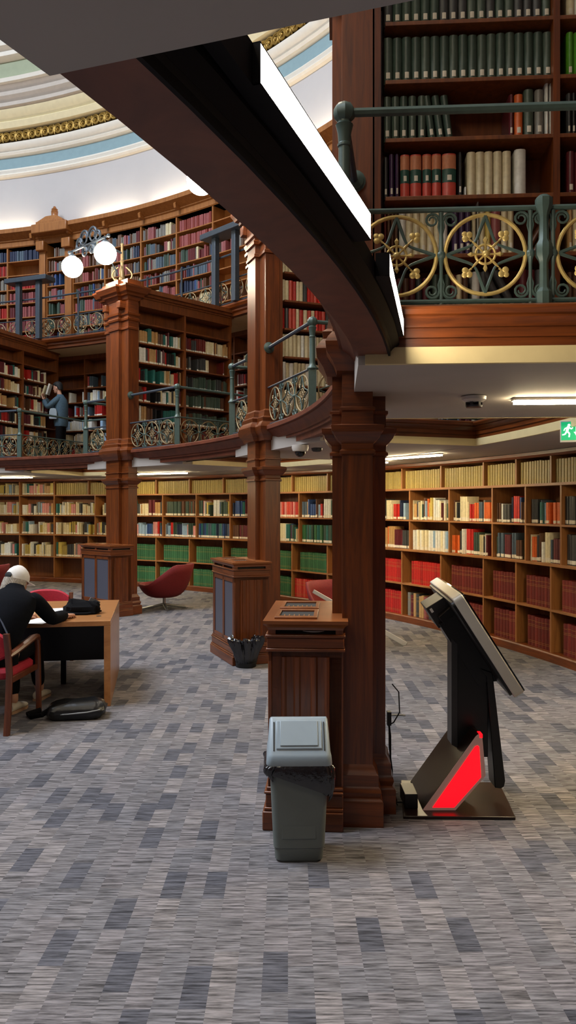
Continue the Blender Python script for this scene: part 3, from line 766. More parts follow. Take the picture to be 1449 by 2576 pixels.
def railing(label, pts, z, posts=None, detail=0, blue=False, roses=(), tall=True, group=None, skipbase=False, topoff=0):
    P = [Vector((p[0], p[1], z)) for p in pts]
    t = thing('gallery_railing', label, 'railing', fr(P[0].x, P[0].y, z), group)
    mt = 'ironb' if blue else 'iron'; pm = ME['postb'] if blue else ME['post']
    inv = Matrix.Translation(-P[0])
    for name, zz, r, fl in (('bottom_rail',.045,.011,1.3),('middle_rail',.452,.012,1.3),('top_rail',.895,.02,1.0)):
        if name == 'top_rail' and not tall: continue
        b = MB(); b.tube([p-P[0]+Vector((0,0,zz)) for p in P], r, 8, flat=fl); b.build(name, mt, t)
    b = MB(); b.sweep([(p.x-P[0].x, p.y-P[0].y) for p in P], [(-.03,0),(-.03,.018),(.03,.018),(.03,0)]); b.build('base_plate', mt, t)
    posts = range(len(P)) if posts is None else posts
    for i in range(len(P)-1):
        d = P[i+1]-P[i]; L = d.length; T = inv @ fr(P[i].x, P[i].y, z, math.atan2(d.y, d.x))
        e0 = .05 if i in posts else 0; e1 = .05 if i+1 in posts else 0
        if detail == 2:
            x = .05; n = 0
            while x+.36 < L:
                roundel(t, T, x+.182, 1.0, True); x += .368; n += 1
                inst('baluster', ME['bar'], t, T @ Matrix.Translation((x+.01,0,0))); x += .02
                if n % 2 == 0:
                    inst('baluster_post', ME['thick'], t, T @ Matrix.Translation((x+.045,-.012,0)))
                    inst('baluster', ME['bar'], t, T @ Matrix.Translation((x+.088,0,0))); x += .10
            continue
        n = max(1, round((L-e0-e1)/.395)); w = (L-e0-e1)/n
        for j in range(n):
            roundel(t, T, e0+w*(j+.5), min(1.0,(w-.014)/.365), False)
            if j: inst('baluster', ME['bar'], t, T @ Matrix.Translation((e0+w*j,0,0)))
    for i in posts: inst('post', pm, t, inv @ Matrix.Translation(P[i]))
    for i, a in roses:   # wall rosette where a rail end meets a pier
        inst('wall_rose', ME['rose'], t, inv @ Matrix.Translation(P[i]+Vector((0,0,.895))) @ Matrix.Rotation(a,4,'Z') @ Matrix.Rotation(PI/2,4,'Y'))
    return t
def roundel(t, T, x, sx, full):
    Q = T @ Matrix.Translation((x,0,.25)) @ Matrix.Diagonal((sx,1,1,1))
    r = inst('roundel', ME['ring' if full else 'ringf'], t, Q); inst('tracery', ME['star'], r)
    if full:
        inst('rosette', ME['ros'], r)
        for q in range(4): inst('trefoil', ME['leaf'], r, Matrix.Rotation(-q*PI/2,4,'Y'))
    else: inst('rosette', ME['rosl'], r)
def fp(k, R, tt): return finpt(k, R, tt)
ip = 10.27
w0 = W['near'][0]+.05
railing('green and gold iron railing in front of the near gallery bookcase', [fp('near',ip,w0), fp('near',12.3,w0)], ZG, [0,1], 2)
railing('short dark return railing from near post back to the near pier', [fp('near',ip,w0+.06), fp('near',ip+.06,-.33)], ZG, [], 0, True, [(1, R_(FIN['near']-90))])
for k, nm in (('mid','middle pier'),('far','globe lamp pier'),('edge','leftmost pier')):
    w0 = W[k][0]+.05; w1 = W[k][1]-.05
    railing(f'iron railing running back along the near side walkway of the {nm}', [fp(k,ip,w0), fp(k,ro(k,w0)+.05,w0)], ZG, [0], 0)
    railing(f'short return railing from corner post to near side of the {nm}', [fp(k,ip,w0+.06), fp(k,ip+.03,-.33)], ZG, [], 0, True, [(1, R_(FIN[k]-90))])
    railing(f'iron railing running back along the far side walkway of the {nm}', [fp(k,ip,w1), fp(k,ro(k,w1)+.05,w1)], ZG, [0], 0)
    railing(f'short return railing from corner post to far side of the {nm}', [fp(k,ip,w1-.06), fp(k,ip+.03,.33)], ZG, [], 0, True, [(1, R_(FIN[k]+90))])
k = 'near'; w1 = W[k][1]-.05
railing('iron railing along the hidden far side of the near pier walkway', [fp(k,ip,w1), fp(k,ro(k,w1)+.05,w1)], ZG, [0], 0)
for i in range(3):
    k, q = ks[i], ks[i+1]; nm = ['right of the middle pier','between middle and globe lamp piers','left of the globe lamp pier'][i]
    a0, a1 = fang(k,W[k][1]-.05), fang(q,W[q][0]+.05)
    railing('curved iron railing of the outer gallery '+nm, [pol(RO+.05,a0+(a1-a0)*j/4) for j in range(5)], ZG, [], 0)
ua = [30+2.0*j for j in range(30)]
railing('long curved iron railing of the upper gallery, blue-grey with gilt roundels', [pol(12.35,a) for a in ua], ZU, [], 0, True)
for a in (ang(155,12.35),ang(197,12.35),ang(371,12.35),ang(457,12.35)):
    pass
b = None
tr = [o for o in COL.objects if o.get('label','').startswith('long curved iron railing')][0]
for x in (197, 371, 457, 300):
    p = pol(12.33, ang(x,12.33), ZU); bb = MB(); bb.lathe([(.02,0),(.02,.9),(.03,.92),(.001,.95)], 8, T=Matrix.Translation(p)); bb.build('post', 'ironb', tr, True)
for x0, x1, lab in ((52,102,'blue-grey metal reading stand on upper gallery, left of globe lamp'),(548,598,'blue-grey metal reading stand on upper gallery, beside overhead beam')):
    a = (ang(x0,12.3)+ang(x1,12.3))/2; hw = abs(ang(x0,12.3)-ang(x1,12.3))/2*PI/180*12.3
    t = thing('reading_stand', lab, 'stand', pframe(12.24, a, ZU))
    for s in (-1,1): MB().box(-.05,.05,s*hw-.055,s*hw+.055,0,1.22).build('post', 'ironb', t, bevel=.008)
    MB().box(-.14,.2,-hw-.28,hw+.28,1.22,1.32).build('board', 'ironb', t, bevel=.01)
# ---------------------------------------------------------------- globe lamp
t = thing('globe_lamp', 'wrought iron lamp with two lit white globes on the far pier', 'lamp', pframe(10.36, FIN['far'], 5.31))
b = MB(); b.lathe([(.09,0),(.09,.02),(.05,.05),(.03,.09),(.025,.35),(.04,.37),(.025,.39),(.02,.62),(.03,.65),(.001,.68)], 12); b.build('standard', 'goldf', t)
b = MB()
for q in range(4):
    a = q*PI/2+PI/4; pts = []
    for j in range(16):
        s = j/15; pts.append(((.06+.10*math.sin(s*PI))*math.cos(a), (.06+.10*math.sin(s*PI))*math.sin(a), .02+.26*s))
    b.tube(pts, .013, 6)
    b.sphere((.1*math.cos(a), .1*math.sin(a), .06), .035, 8)
b.build('foot_scrolls', 'goldf', t)
b = MB(); b.tube([(0,0,.5),(-.2,0,.55),(-.45,0,.52),(-.62,0,.50)], .018, 8)
pts = [(-.08-.22*(j/20)+.0, 0, .45-.3*(1-j/20)) for j in range(21)]; b.tube(pts, .012, 6)
b.build('bracket_arm', 'ironb', t)
b = MB(); b.tube([(-.62,y,.50) for y in (-.55,-.3,0,.3,.55)], .018, 8)
for s in (-1,1):
    for (cy, cz, r0, tn) in ((.13,.62,.13,1.6),(.27,.57,.09,1.5),(.10,.40,.08,1.5)):
        pts = []
        for j in range(24):
            th = j/23*tn*2*PI; rr = r0*(1-.6*j/23); pts.append((-.62, s*(cy+rr*math.cos(th+PI)), cz+rr*math.sin(th)))
        b.tube(pts, [.022-.012*j/23 for j in range(24)], 6)
    b.sphere((-.62, s*.57, .50), .03, 8)
b.build('crossbar', 'ironb', t)
for s in (-1,1):
    b = MB(Matrix.Translation((-.62, s*.48, 0))); b.lathe([(.012,.49),(.02,.46),(.06,.43),(.065,.41),(.001,.40)], 14); g = b.build('globe_holder', 'ironb', t)
    b = MB(); b.sphere((-.62, s*.48, .25), .168, 28); b.build('globe', 'globe', g)

for k, lab in (('near','globe lamp high on the near pier'),('mid','globe lamp on the middle pier, one white globe peeping past the beam'),('back','globe lamp on the pier above the overhead gallery slab')):
    copy_tree(t, pframe(10.36, FIN.get(k, BACK), 5.31), lab)
# ---------------------------------------------------------------- ceiling fittings
def tubelight(p, q, label, z=ZS):
    p = Vector((p[0],p[1],z)); q = Vector((q[0],q[1],z)); d = q-p; L = d.length
    t = thing('ceiling_light', label, 'light fitting', fr(p.x, p.y, z, math.atan2(d.y, d.x)), 'linear ceiling lights under the gallery')
    MB().box(0,L,-.04,.04,-.016,-.002).build('housing','housing',t)
    MB().box(.01,L-.01,-.035,.035,-.034,-.016).build('diffuser','tubeg',t)
zz = ZS-.04
def tl(x0,y0,x1,y1,lab): tubelight(at(x0,y0,zz), at(x1,y1,zz), lab)
a = at(1290,1019,zz); uu = un; tubelight(a, (a.x+uu.x*1.2, a.y+uu.y*1.2), 'linear ceiling light at the right below the near walkway')
tubelight(pol(12.05,24.3), pol(12.35,18.4), 'linear ceiling light right of the near pier above shelves')
tubelight(pol(11.75,53.4), pol(12.0,47.5), 'linear ceiling light between globe lamp pier and middle pier')
tubelight(pol(11.7,72.6), pol(11.95,67.4), 'linear ceiling light at the left edge under the gallery')
for x0, x1, lab in ((852,972,'near'),(634,702,'middle'),(270,340,'globe lamp')):  # extra fittings added out of sight to brighten the wall shelves
    tubelight(pol(12.5,ang(x0,12.5)), pol(12.5,ang(x1,12.5)), f'added linear ceiling light on soffit hidden behind the {lab} pier')
for a, lab in ((3.2,'right'),(-3.5,'far right'),(90,'far left')): tubelight(pol(12.62,a+2.6), pol(12.62,a-2.6), f'added linear ceiling light over the bookcase, unseen beyond the {lab} edge')  # unseen extra fittings, added for more light on the bookcases
t = thing('security_camera', 'white dome security camera on soffit beside the middle pier', 'camera', Matrix.Translation(at(755,1120,ZS-.005)))
MB().lathe([(.085,0),(.085,-.03),(.075,-.06),(.06,-.065),(.001,-.065)],20).build('housing','cctv',t)
b = MB(); b.sphere((0,0,-.065),.055,16); b.build('dome','screen',t)
p = at(797,1128,ZS-.005); t = thing('smoke_detector', 'grey smoke detector on soffit right of the dome camera', 'detector', Matrix.Translation(p))
MB().lathe([(.06,0),(.058,-.02),(.04,-.035),(.001,-.04)],16).build('body','kgrey',t)
p = at(1192,998,ZS-.005); t = thing('smoke_detector', 'round smoke detector on soffit above the gallery opening', 'detector', Matrix.Translation(p))
MB().lathe([(.07,0),(.068,-.018),(.05,-.03),(.045,-.032),(.001,-.034)],20).build('base','cctv',t)
b = MB()
for q in range(6): b.box(.018,.046,-.008,.008,-.05,-.03,0,Matrix.Rotation(q*PI/3,4,'Z'))
b.lathe([(.048,-.05),(.045,-.06),(.001,-.062)],16); b.build('chamber','kgrey',t)
# exit sign
p = atd(1409,1086,6.1); d = Vector((.93,-.37,0)).normalized()
t = thing('exit_sign', 'green illuminated exit sign with white running figure at right edge', 'sign', fr(p.x, p.y, p.z, math.atan2(d.y,d.x)))
MB().box(0,.36,0,.03,-.085,.085).build('casing','cctv',t, bevel=.004)
MB().box(.008,.352,-.003,.001,-.068,.074).build('face','signg',t)
b = MB(); y0,y1 = -.006,-.003
b.lathe([(.001,0),(.011,0),(.011,.003),(.001,.003)],12,0,Matrix.Translation((.066,-.003,.048)) @ Matrix.Rotation(PI/2,4,'X'))
def limb(x0,z0,x1,z1,w):
    d = Vector((x1-x0,z1-z0)).normalized(); n = Vector((-d.y,d.x))*w/2
    b.ext([(x0+n.x,z0+n.y),(x0-n.x,z0-n.y),(x1-n.x,z1-n.y),(x1+n.x,z1+n.y)], y0, y1)
limb(.062,.038,.05,.0,.02); limb(.06,.034,.085,.018,.009); limb(.085,.018,.094,.03,.008); limb(.058,.032,.035,.022,.009); limb(.035,.022,.028,.006,.008)
limb(.05,.004,.07,-.018,.012); limb(.07,-.018,.066,-.045,.011); limb(.05,.002,.036,-.022,.012); limb(.036,-.022,.016,-.026,.010)
b.build('running_figure','signw',t)
b = MB(); b.ext([(.115,.055),(.135,.055),(.135,-.005),(.15,-.005),(.125,-.045),(.10,-.005),(.115,-.005)], y0, y1); b.build('down_arrow','signw',t)
b = MB(); b.ext([(.17,.06),(.225,.06),(.225,-.05),(.17,-.05)], y0, y1); b.build('door_symbol','signw',t)
# ================================================================ FURNITURE
# swing bin in front of the near cabinet
def rrect(w, d, r, z, cx=0, cy=0, n=5):
    o = []
    for sx, sy, a in ((1,-1,-PI/2),(1,1,0),(-1,1,PI/2),(-1,-1,PI)):
        for k in range(n):
            th = a+PI/2*k/(n-1); o.append((cx+sx*(w/2-r)+r*math.cos(th), cy+sy*(d/2-r)+r*math.sin(th), z))
    return o
t = thing('swing_bin', 'grey plastic swing-lid bin with black liner before the near radiator cabinet', 'bin', fr(.052, 3.86, 0, R_(1)))
b = MB(); b.loft([rrect(.215,.20,.03,.0),rrect(.232,.215,.03,.012),rrect(.24,.222,.03,.07),rrect(.248,.23,.03,.072),rrect(.285,.255,.035,.46),rrect(.29,.26,.035,.485)]); b.build('body', 'plastic', t)
b = MB(); b.box(-.085,.085,-.131,-.118,.11,.40,0,Matrix.Translation((0,.008,0)) @ Matrix.Rotation(R_(-1.5),4,'X')); b.build('body_panel', 'plastic', t, bevel=.012)
b = MB(); b.loft([rrect(.315,.285,.03,.475),rrect(.318,.288,.03,.48),rrect(.312,.282,.03,.515),rrect(.304,.268,.03,.528),rrect(.288,.05,.02,.662),rrect(.278,.02,.009,.672)]); b.build('lid', 'plasticl', t)
sl = math.atan2(.134,.109); Q = Matrix.Translation((0,-.134,.528)) @ Matrix.Rotation(sl,4,'X')
lid = [c for c in t.children if c.name.startswith('lid')][0]
b = MB(Q); b.box(-.112,.112,.025,.172,-.004,.007); b.build('flap', 'plasticl', t, bevel=.012)
b = MB(Q); b.box(-.092,.092,.04,.168,.006,.012); b.build('flap_panel', 'plasticl', t, bevel=.008)
for s in (-1,1):
    b = MB(Q); b.box(s*.122-.003,s*.122+.003,.02,.165,-.004,.003); b.build('flap_gap', 'slot', t)
def liner(prof, n=64, seed=1):
    r2 = random.Random(seed); b = MB(); loops = []
    ph = [r2.uniform(0,6.28) for _ in range(6)]
    for j,(w,d,z,nz,dr) in enumerate(prof):
        base = rrect(w,d,.05 if w > .2 else .04,z,0,0,n//4); lo = []
        for i,p in enumerate(base):
            th = 2*PI*i/len(base); k = sum(math.sin((3+4*q)*th+ph[q]+j*(.5+.3*q))*(.5**(q*.35)) for q in range(6))*.8
            lo.append((p[0]*(1+nz*k), p[1]*(1+nz*k), p[2]+(dr(p,k) if dr.__code__.co_varnames[0] == 'p' else dr(th,k))))
        loops.append(lo)
    b.loft(loops, cap=False); return b
z0 = lambda th,k: 0
def dp(p): return min(1, max(0, (p[0]+.07)/.22))*(1 if p[1] < .05 else .5)
def dq(a, c): return lambda p, k: a*k-c*dp(p)
b = liner([(.292,.262,.492,.0,z0),(.32,.29,.474,.012,z0),(.335,.30,.46,.02,dq(.006,.012)),(.342,.306,.444,.026,dq(.008,.04)),
    (.34,.304,.432,.03,dq(.010,.075)),(.33,.296,.425,.03,dq(.012,.10)),(.31,.28,.428,.02,dq(.014,.105))], 160, 5)
o = b.build('bin_liner', 'bag', t); sm = o.modifiers.new('s','SOLIDIFY'); sm.thickness = .002
# small wastebasket
p = at(617,1683,0); t = thing('wastebasket', 'small wastebasket with crumpled black liner beside the second radiator cabinet', 'bin', fr(p.x, p.y+.13, 0))
b = MB(); b.lathe([(.105,0),(.11,.005),(.14,.29),(.143,.295),(.135,.295),(.105,.012),(.001,.012)], 28); b.build('basket', 'kblack', t)
r2 = random.Random(4); lo = []; NN = 144
fold = [sum(r2.uniform(.4,1)*math.sin(f_*2*PI*i_/NN+r2.uniform(0,6)) for f_ in (0,)) for i_ in range(NN)]
phs = [r2.uniform(0,6.28) for _ in range(8)]
for j_,(r_,z_,a_,dz_) in enumerate(((.118,.05,.002,0),(.13,.11,.006,0),(.145,.16,.010,0),(.165,.20,.016,0),(.182,.24,.022,.004),(.193,.275,.024,.008),(.193,.305,.022,.014),(.18,.322,.02,.018),(.16,.325,.016,.016),(.145,.30,.01,.006),(.12,.2,.006,0))):
    lp = []
    for i_ in range(NN):
        th = 2*PI*i_/NN; k_ = 0
        for q_,f_ in enumerate((5,9,14,22,31)): k_ += (1-2*abs(math.sin((f_*th+phs[q_]+j_*(.25+.1*q_))/2)))*(.9**q_)*.5
        lp.append(((r_+a_*k_)*math.cos(th), (r_+a_*k_)*math.sin(th), z_+dz_*k_))
    lo.append(lp)
b = MB(); b.loft(lo, cap=False)
o = b.build('liner', 'bag', t); sm = o.modifiers.new('s','SOLIDIFY'); sm.thickness = .002
# information kiosk
kx, ky = .94, 4.53
t = thing('information_kiosk', 'black touchscreen kiosk with silver-edged tilted screen and glowing red foot', 'kiosk', fr(kx, ky, 0))
def px(x, y, d): return ((x-724.5)/F*d, EYE-(y-Y0)/F*d)
def poly(pts, d): return [px(x,y,d) for x,y in pts]
b = MB(); b.prism([(.632,4.27),(1.246,4.255),(1.303,4.79),(.70,4.83)], 0, .018); b.build('base_plate', 'kbrown', t, True, .004)
b = MB(); b.ext(poly([(1104,1552),(1150,1512),(1282,1712),(1240,1715),(1228,1700),(1228,1905),(1150,1905),(1150,1620)],4.5), 4.5, 4.6); b.build('column', 'kblack', t, True, .004)
b = MB(); b.ext(poly([(1135,1605),(1150,1620),(1150,1880),(1135,1872)],4.5), 4.49, 4.61); b.build('column_edge', 'kgrey', t, True)
b = MB(); b.ext(poly([(1205,1680),(1237,1690),(1269,1962),(1266,1976),(1258,1981),(1243,1979),(1222,1700)],4.5), 4.48, 4.62); b.build('front_leg', 'kblack', t, True, .004)
ap = [(.753,.018),(.937,.018),(1.106,.212),(1.086,.437),(1.066,.443),(1.05,.43)]
b = MB(); b.ext(ap, 4.355, 4.80); b.build('light_arm', 'kbrown', t, True, .003)
b = MB(); b.ext(ap, 4.347, 4.355); fr_ = b.build('light_frame', 'kwhite', t, True, .002); fr_['label'] = 'pale translucent frame around the red light'
rp = [(.808,.036),(.928,.036),(1.078,.205),(1.068,.375),(1.060,.382),(1.045,.376)]
b = MB(); b.ext(rp, 4.342, 4.347); b.build('red_light', 'kred', t, True)
b = MB(); b.ext([(1.072,.425),(1.087,.425),(1.087,.445),(1.07,.446)], 4.343, 4.40); b.build('red_light', 'kred', t, True)
sw = Vector((.057,1,0)).normalized(); ss = Vector((.535,-.03,-.845)); ss = (ss-sw*ss.dot(sw)).normalized(); sn = ss.cross(sw)
Q = Matrix((ss.to_4d(), sw.to_4d(), sn.to_4d(), (0,0,0,1))).transposed(); Q = Matrix.Translation(Vector((.912,4.2,1.232))) @ Matrix([[Q[i][j] if j < 3 and i < 3 else (1 if i == j else 0) for j in range(4)] for i in range(4)])
b = MB(Q); b.loft([[(p[0]+.316,p[1]+.5,z) for p in rrect(.632,1.0,.03,0)] for z in (-.03,.03)]); b.build('screen_bezel', 'ksilver', t, True, .006)
b = MB(Q); b.loft([[(p[0]+.316,p[1]+.5,z) for p in rrect(.625,.993,.03,0)] for z in (.03,.038)]); b.build('screen', 'screen', t, True)
b = MB(Q); b.loft([[(p[0]+.316,p[1]+.5,z) for p in rrect(.60,.97,.03,0)] for z in (-.045,-.03)]); b.box(.14,.56,.3,.62,-.15,-.045); b.build('screen_back', 'kblack', t, True)
b = MB(Q); b.box(.03,.17,.36,.66,-.165,-.04); kb = b.build('cable_box', 'kgrey', t, True, .004)
b = MB(Q); b.box(.045,.07,.352,.361,-.15,-.135); b.box(.12,.15,.352,.361,-.085,-.065); b.build('sticker', 'paper', kb, True)
b = MB(); b.box(.655,.73,4.37,4.55,.018,.10); b.build('socket_box', 'kblack', t, True, .004)
# cables by the pier
b = MB()
P0 = Vector((.60,4.62,.42))
b.tube([P0,(.605,4.60,.36),(.60,4.56,.2),(.612,4.5,.06),(.625,4.46,.022),(.66,4.44,.03),(.70,4.46,.06)], .006, 6)
b.tube([P0,(.625,4.6,.44),(.66,4.6,.50),(.655,4.6,.62),(.62,4.63,.66)], .004, 6)
b.tube([P0,(.596,4.58,.3),(.61,4.55,.18),(.605,4.5,.05),(.625,4.44,.012)], .004, 6)
b.box(.588,.612,4.60,4.64,.42,.50)
tag(b.build('power_cable', 'cable'), 'black power cables hanging from plug on the near pier to kiosk', 'cable')
p = at(998,1800,0); b = MB(fr(p.x,p.y,0)); b.box(-.07,.07,-.02,.02,0,.006); b.box(-.05,.05,-.012,.012,.006,.009); tag(b.build('floor_socket', 'kgrey', bevel=.002), 'flat grey floor socket plate just right of the near pier', 'socket')
# reading desk
dr = math.atan2(.248,1.49); dT = fr(-1.525, 6.68, 0, dr)
t = thing('reading_desk', 'large wood-veneer reading desk with dark modesty panel at left', 'desk', dT)
MB().box(-2.4,0,0,1.51,.69,.735).build('desktop', 'deskw', t, bevel=.004)
for x0 in (-.055,-2.4): MB().box(x0,x0+.055,.0,1.51,0,.69).build('end_panel', 'deskw', t, bevel=.003)
MB().box(-2.345,-.055,.70,.735,.27,.69).build('modesty_panel', 'kblack', t)
for x in (-.5,-1.9):
    b = MB(); b.box(x-.025,x+.025,.93,.98,.0,.69); b.build('support_leg', 'darkmetal', t)
MB().lathe([(.001,.735),(.022,.735),(.022,.738),(.001,.738)],12,0,Matrix.Translation((-.12,.30,0))).build('cable_hole', 'slot', t)
# armchairs
def armchair(label, T):
    t = thing('armchair', label, 'chair', T, 'red upholstered wooden armchairs')
    for s in (-1,1):
        b = MB(); b.loft([rrect(.045,.045,.01,z,s*(.27 if z < .5 else .265),y,3) for z,y in ((0,-.34),(.2,-.31),(.45,-.29),(.62,-.30),(.76,-.335))]); b.build('leg', 'chairw', t)
        b = MB(); b.loft([rrect(.042,.042,.01,z,s*.27,y,3) for z,y in ((0,.31),(.3,.295),(.55,.28),(.62,.265))]); b.build('leg', 'chairw', t)
        b = MB(); b.tube([(s*.268,-.30,.585),(s*.275,-.2,.60),(s*.28,0,.63),(s*.28,.15,.652),(s*.275,.25,.645),(s*.27,.285,.61)], [.02,.024,.026,.026,.024,.02], 8, flat=1.25); b.build('arm', 'chairw', t)
        MB().box(s*.262-.012,s*.262+.012,-.28,.28,.37,.415).build('side_rail', 'chairw', t, bevel=.003)
    b = MB(); b.loft([rrect(.47,.53,.05,.40),rrect(.50,.56,.06,.415),rrect(.50,.56,.06,.45),rrect(.47,.53,.08,.475),rrect(.36,.42,.08,.482)]); b.build('seat', 'redf', t)
    b = MB(); lo = []
    for i in range(13):
        x = -.245+.49*i/12; y = -.29-.05*(1-(x/.245)**2); h = .80-.07*abs(x/.245)**3; q = .53+.04*abs(x/.245)**3
        lo.append([(x,y-.025,q+.02),(x,y-.03,(q+h)/2),(x,y-.025,h-.015),(x,y,h),(x,y+.025,h-.015),(x,y+.035,(q+h)/2),(x,y+.025,q+.02),(x,y,q)])
    b.loft(lo); b.build('backrest', 'redf', t)
    return t
ch = armchair('red-seated wooden armchair under the person wearing the white cap', fr(-2.36, 6.18, 0, R_(-3)))
copy_tree(ch, fr(-2.62, 8.28, 0, PI+dr), 'red armchair with rounded back on the far side of the reading desk')
# lounge chairs
def lounge(label, T):
    t = thing('swivel_lounge_chair', label, 'chair', T, 'red swivel lounge chairs')
    b = MB(); NA = 40; NT = 9; lo = []
    for j in range(NT+1):
        s = j/NT; lp = []
        for i in range(NA):
            a = 2*PI*i/NA; back = .5-.5*math.sin(a)   # back at -y
            hi = .43+.33*min(1,max(0,(back-.32)/.5))**1.15
            R = (.40+.06*back)*(1 if abs(math.cos(a)) > .3 else 1.0)
            r = R*(s**.55)*(1.0-.06*s*back); z = .225+(hi-.225)*(s**2.3)
            lp.append((r*math.cos(a)*1.0, r*math.sin(a)-.04*s*back, z))
        lo.append(lp)
    b.loft(lo[1:], cap=False); b.add([(0,0,.225)]+lo[1], [(0,i+1,(i+1) % NA+1) for i in range(NA)])
    o = b.build('shell', 'redl', t); sm = o.modifiers.new('s','SOLIDIFY'); sm.thickness = .035; sm.offset = 1
    b = MB(); b.lathe([(.001,.34),(.2,.335),(.28,.36),(.29,.38),(.24,.41),(.001,.42)], 28); b.build('seat_cushion', 'redl', t)
    b = MB(); b.lathe([(.03,.05),(.025,.07),(.025,.24)], 14); b.build('column', 'chrome', t)
    for q in range(4):
        a = q*PI/2+.5; b = MB(); b.tube([(.0,0,.075),(.15*math.cos(a),.15*math.sin(a),.05),(.36*math.cos(a),.36*math.sin(a),.018)], [.024,.02,.013], 8, flat=1.4); b.build('foot', 'chrome', t)
    return t
p = at(413,1531,0); lc = lounge('crimson swivel lounge chair between globe lamp pier and second radiator cabinet', fr(p.x, p.y, 0, R_(78)))
copy_tree(lc, fr(.70, 9.75, 0, R_(215)), 'crimson swivel lounge chair mostly hidden behind the near pier')
copy_tree(lc, fr(-5.12, 12.9, 0, R_(60)), 'crimson swivel lounge chair at the left edge behind the white cap')
p = atd(788,1487,9.25); q = at(1021,1621,.01); b = MB()
d = (q-p).normalized(); n = d.cross(Vector((0,1,0))).normalized(); m_ = n.cross(d)
b.loft([[c+n*(sx*wd)+m_*(sy*.012) for sx,sy in ((-1,-1),(1,-1),(1,1),(-1,1))] for c,wd in ((p,.022),(q,.03))])
tag(b.build('white_pole', 'paper', bevel=.004), 'white bar slanting to the carpet past the near pier and lounge chair', 'pole')
# things on and under the desk
def desk_pt(x, y): p = at(x, y, .735); return p
from mathutils import noise
def lumpy(prof, amp, fq, seed, n=64):
    loops = []
    for j,(z,w,d,dx) in enumerate(prof):
        lo = []
        for p in rrect(w,d,min(w,d)*.3,z,0,0,n//4):
            v = Vector((p[0]+dx,p[1],z)); k = noise.noise(v*fq+Vector((seed,seed*2,0)))+.5*abs(noise.noise(v*fq*2.3+Vector((0,seed,3))))
            o_ = Vector((p[0],p[1],0)).normalized()*amp*k; lo.append((v.x+o_.x, v.y+o_.y, max(0,z+(amp*.7*k if z > .02 else 0))))
        loops.append(lo)
    b = MB(); b.loft(loops); return b
t = thing('shoulder_bag', 'black fabric bag lying crumpled on the reading desk', 'bag', fr(*desk_pt(205,1546)[:2], .735, dr))
b = lumpy([(0,.27,.17,0),(.012,.30,.2,0),(.035,.30,.2,0),(.06,.28,.18,.005),(.08,.25,.16,-.01),(.098,.21,.13,-.015),(.112,.16,.1,-.03),(.125,.10,.06,-.04),(.13,.05,.03,-.045)], .05, 14, 4)
b.v = [p+Vector((0,.09,0)) for p in b.v]; b.build('bag_body', 'blackc', t)
b = MB(); b.box(.03,.13,-.004,.004,0,.10,0,Matrix.Translation((0,.10,.075)) @ Matrix.Rotation(R_(28),4,'Y') @ Matrix.Rotation(R_(-25),4,'X')); b.build('flap_pocket', 'kgrey', t, bevel=.003)
b = MB(); b.tube([(-.13,.0,.02),(-.05,-.03,.012),(.05,-.035,.012),(.13,.02,.015),(.16,.08,.02)], .011, 6, flat=1.6); b.build('strap', 'blackc', t)
for x, y, r, lab in ((142,1536,.5,'loose white sheet on the reading desk left of the black bag'),(100,1563,-.2,'white sheet under the arm of the person at the desk')):
    p = desk_pt(x, y); b = MB(); b.box(-.105,.105,-.148,.148,0,.002); o = b.build('paper_sheet', 'paper'); o.matrix_world = fr(p.x, p.y, .736, r); tag(o, lab, 'paper')
p = desk_pt(258,1551)
p = at(182,1814,0); t = thing('backpack', 'black leather backpack lying on the carpet beneath the desk', 'bag', fr(p.x, p.y+.13, 0, R_(8)))
b = lumpy([(0,.38,.22,0),(.012,.43,.26,0),(.04,.45,.28,0),(.07,.45,.28,.01),(.095,.42,.26,.015),(.115,.37,.22,.03),(.13,.28,.16,.05),(.14,.15,.08,.06)], .028, 9, 7)
b.build('bag_body', 'blackl', t)
b = MB(); b.tube([(-.2,-.12,.05),(-.05,-.15,.06),(.1,-.148,.07),(.2,-.12,.08)], .006, 6); b.build('zip', 'chrome', t)
b = MB(); b.tube([(-.16,-.06,.11),(-.26,-.10,.05),(-.36,-.04,.02),(-.40,.05,.02),(-.3,.1,.04)], .022, 8, flat=.5); b.build('strap', 'blackc', t)
b = MB(); b.box(-.13,.02,-.09,.05,.122,.132,0,Matrix.Rotation(R_(-8),4,'Y')); b.build('front_pocket', 'strapm', t, bevel=.004)
# ---------------------------------------------------------------- people
DEPS = None
def skin(J, edges, root):
    names = list(J); me = bpy.data.meshes.new('tmp'); me.from_pydata([J[n][0] for n in names], [(names.index(a), names.index(c)) for a,c in edges], [])
    o = bpy.data.objects.new('tmp', me); COL.objects.link(o)
    m = o.modifiers.new('skin','SKIN'); m.use_smooth_shade = True
    sv = me.skin_vertices[0].data
    for i,n in enumerate(names):
        r = J[n][1]; sv[i].radius = r if isinstance(r, tuple) else (r, r); sv[i].use_root = (n == root)
    s = o.modifiers.new('sub','SUBSURF'); s.levels = 2; s.render_levels = 2
    bpy.context.view_layer.update()
    ev = o.evaluated_get(bpy.context.evaluated_depsgraph_get())
    me2 = bpy.data.meshes.new_from_object(ev); vs = [v.co.copy() for v in me2.vertices]; fs = [tuple(p.vertices) for p in me2.polygons]
    bpy.data.objects.remove(o); bpy.data.meshes.remove(me); bpy.data.meshes.remove(me2)
    return vs, fs
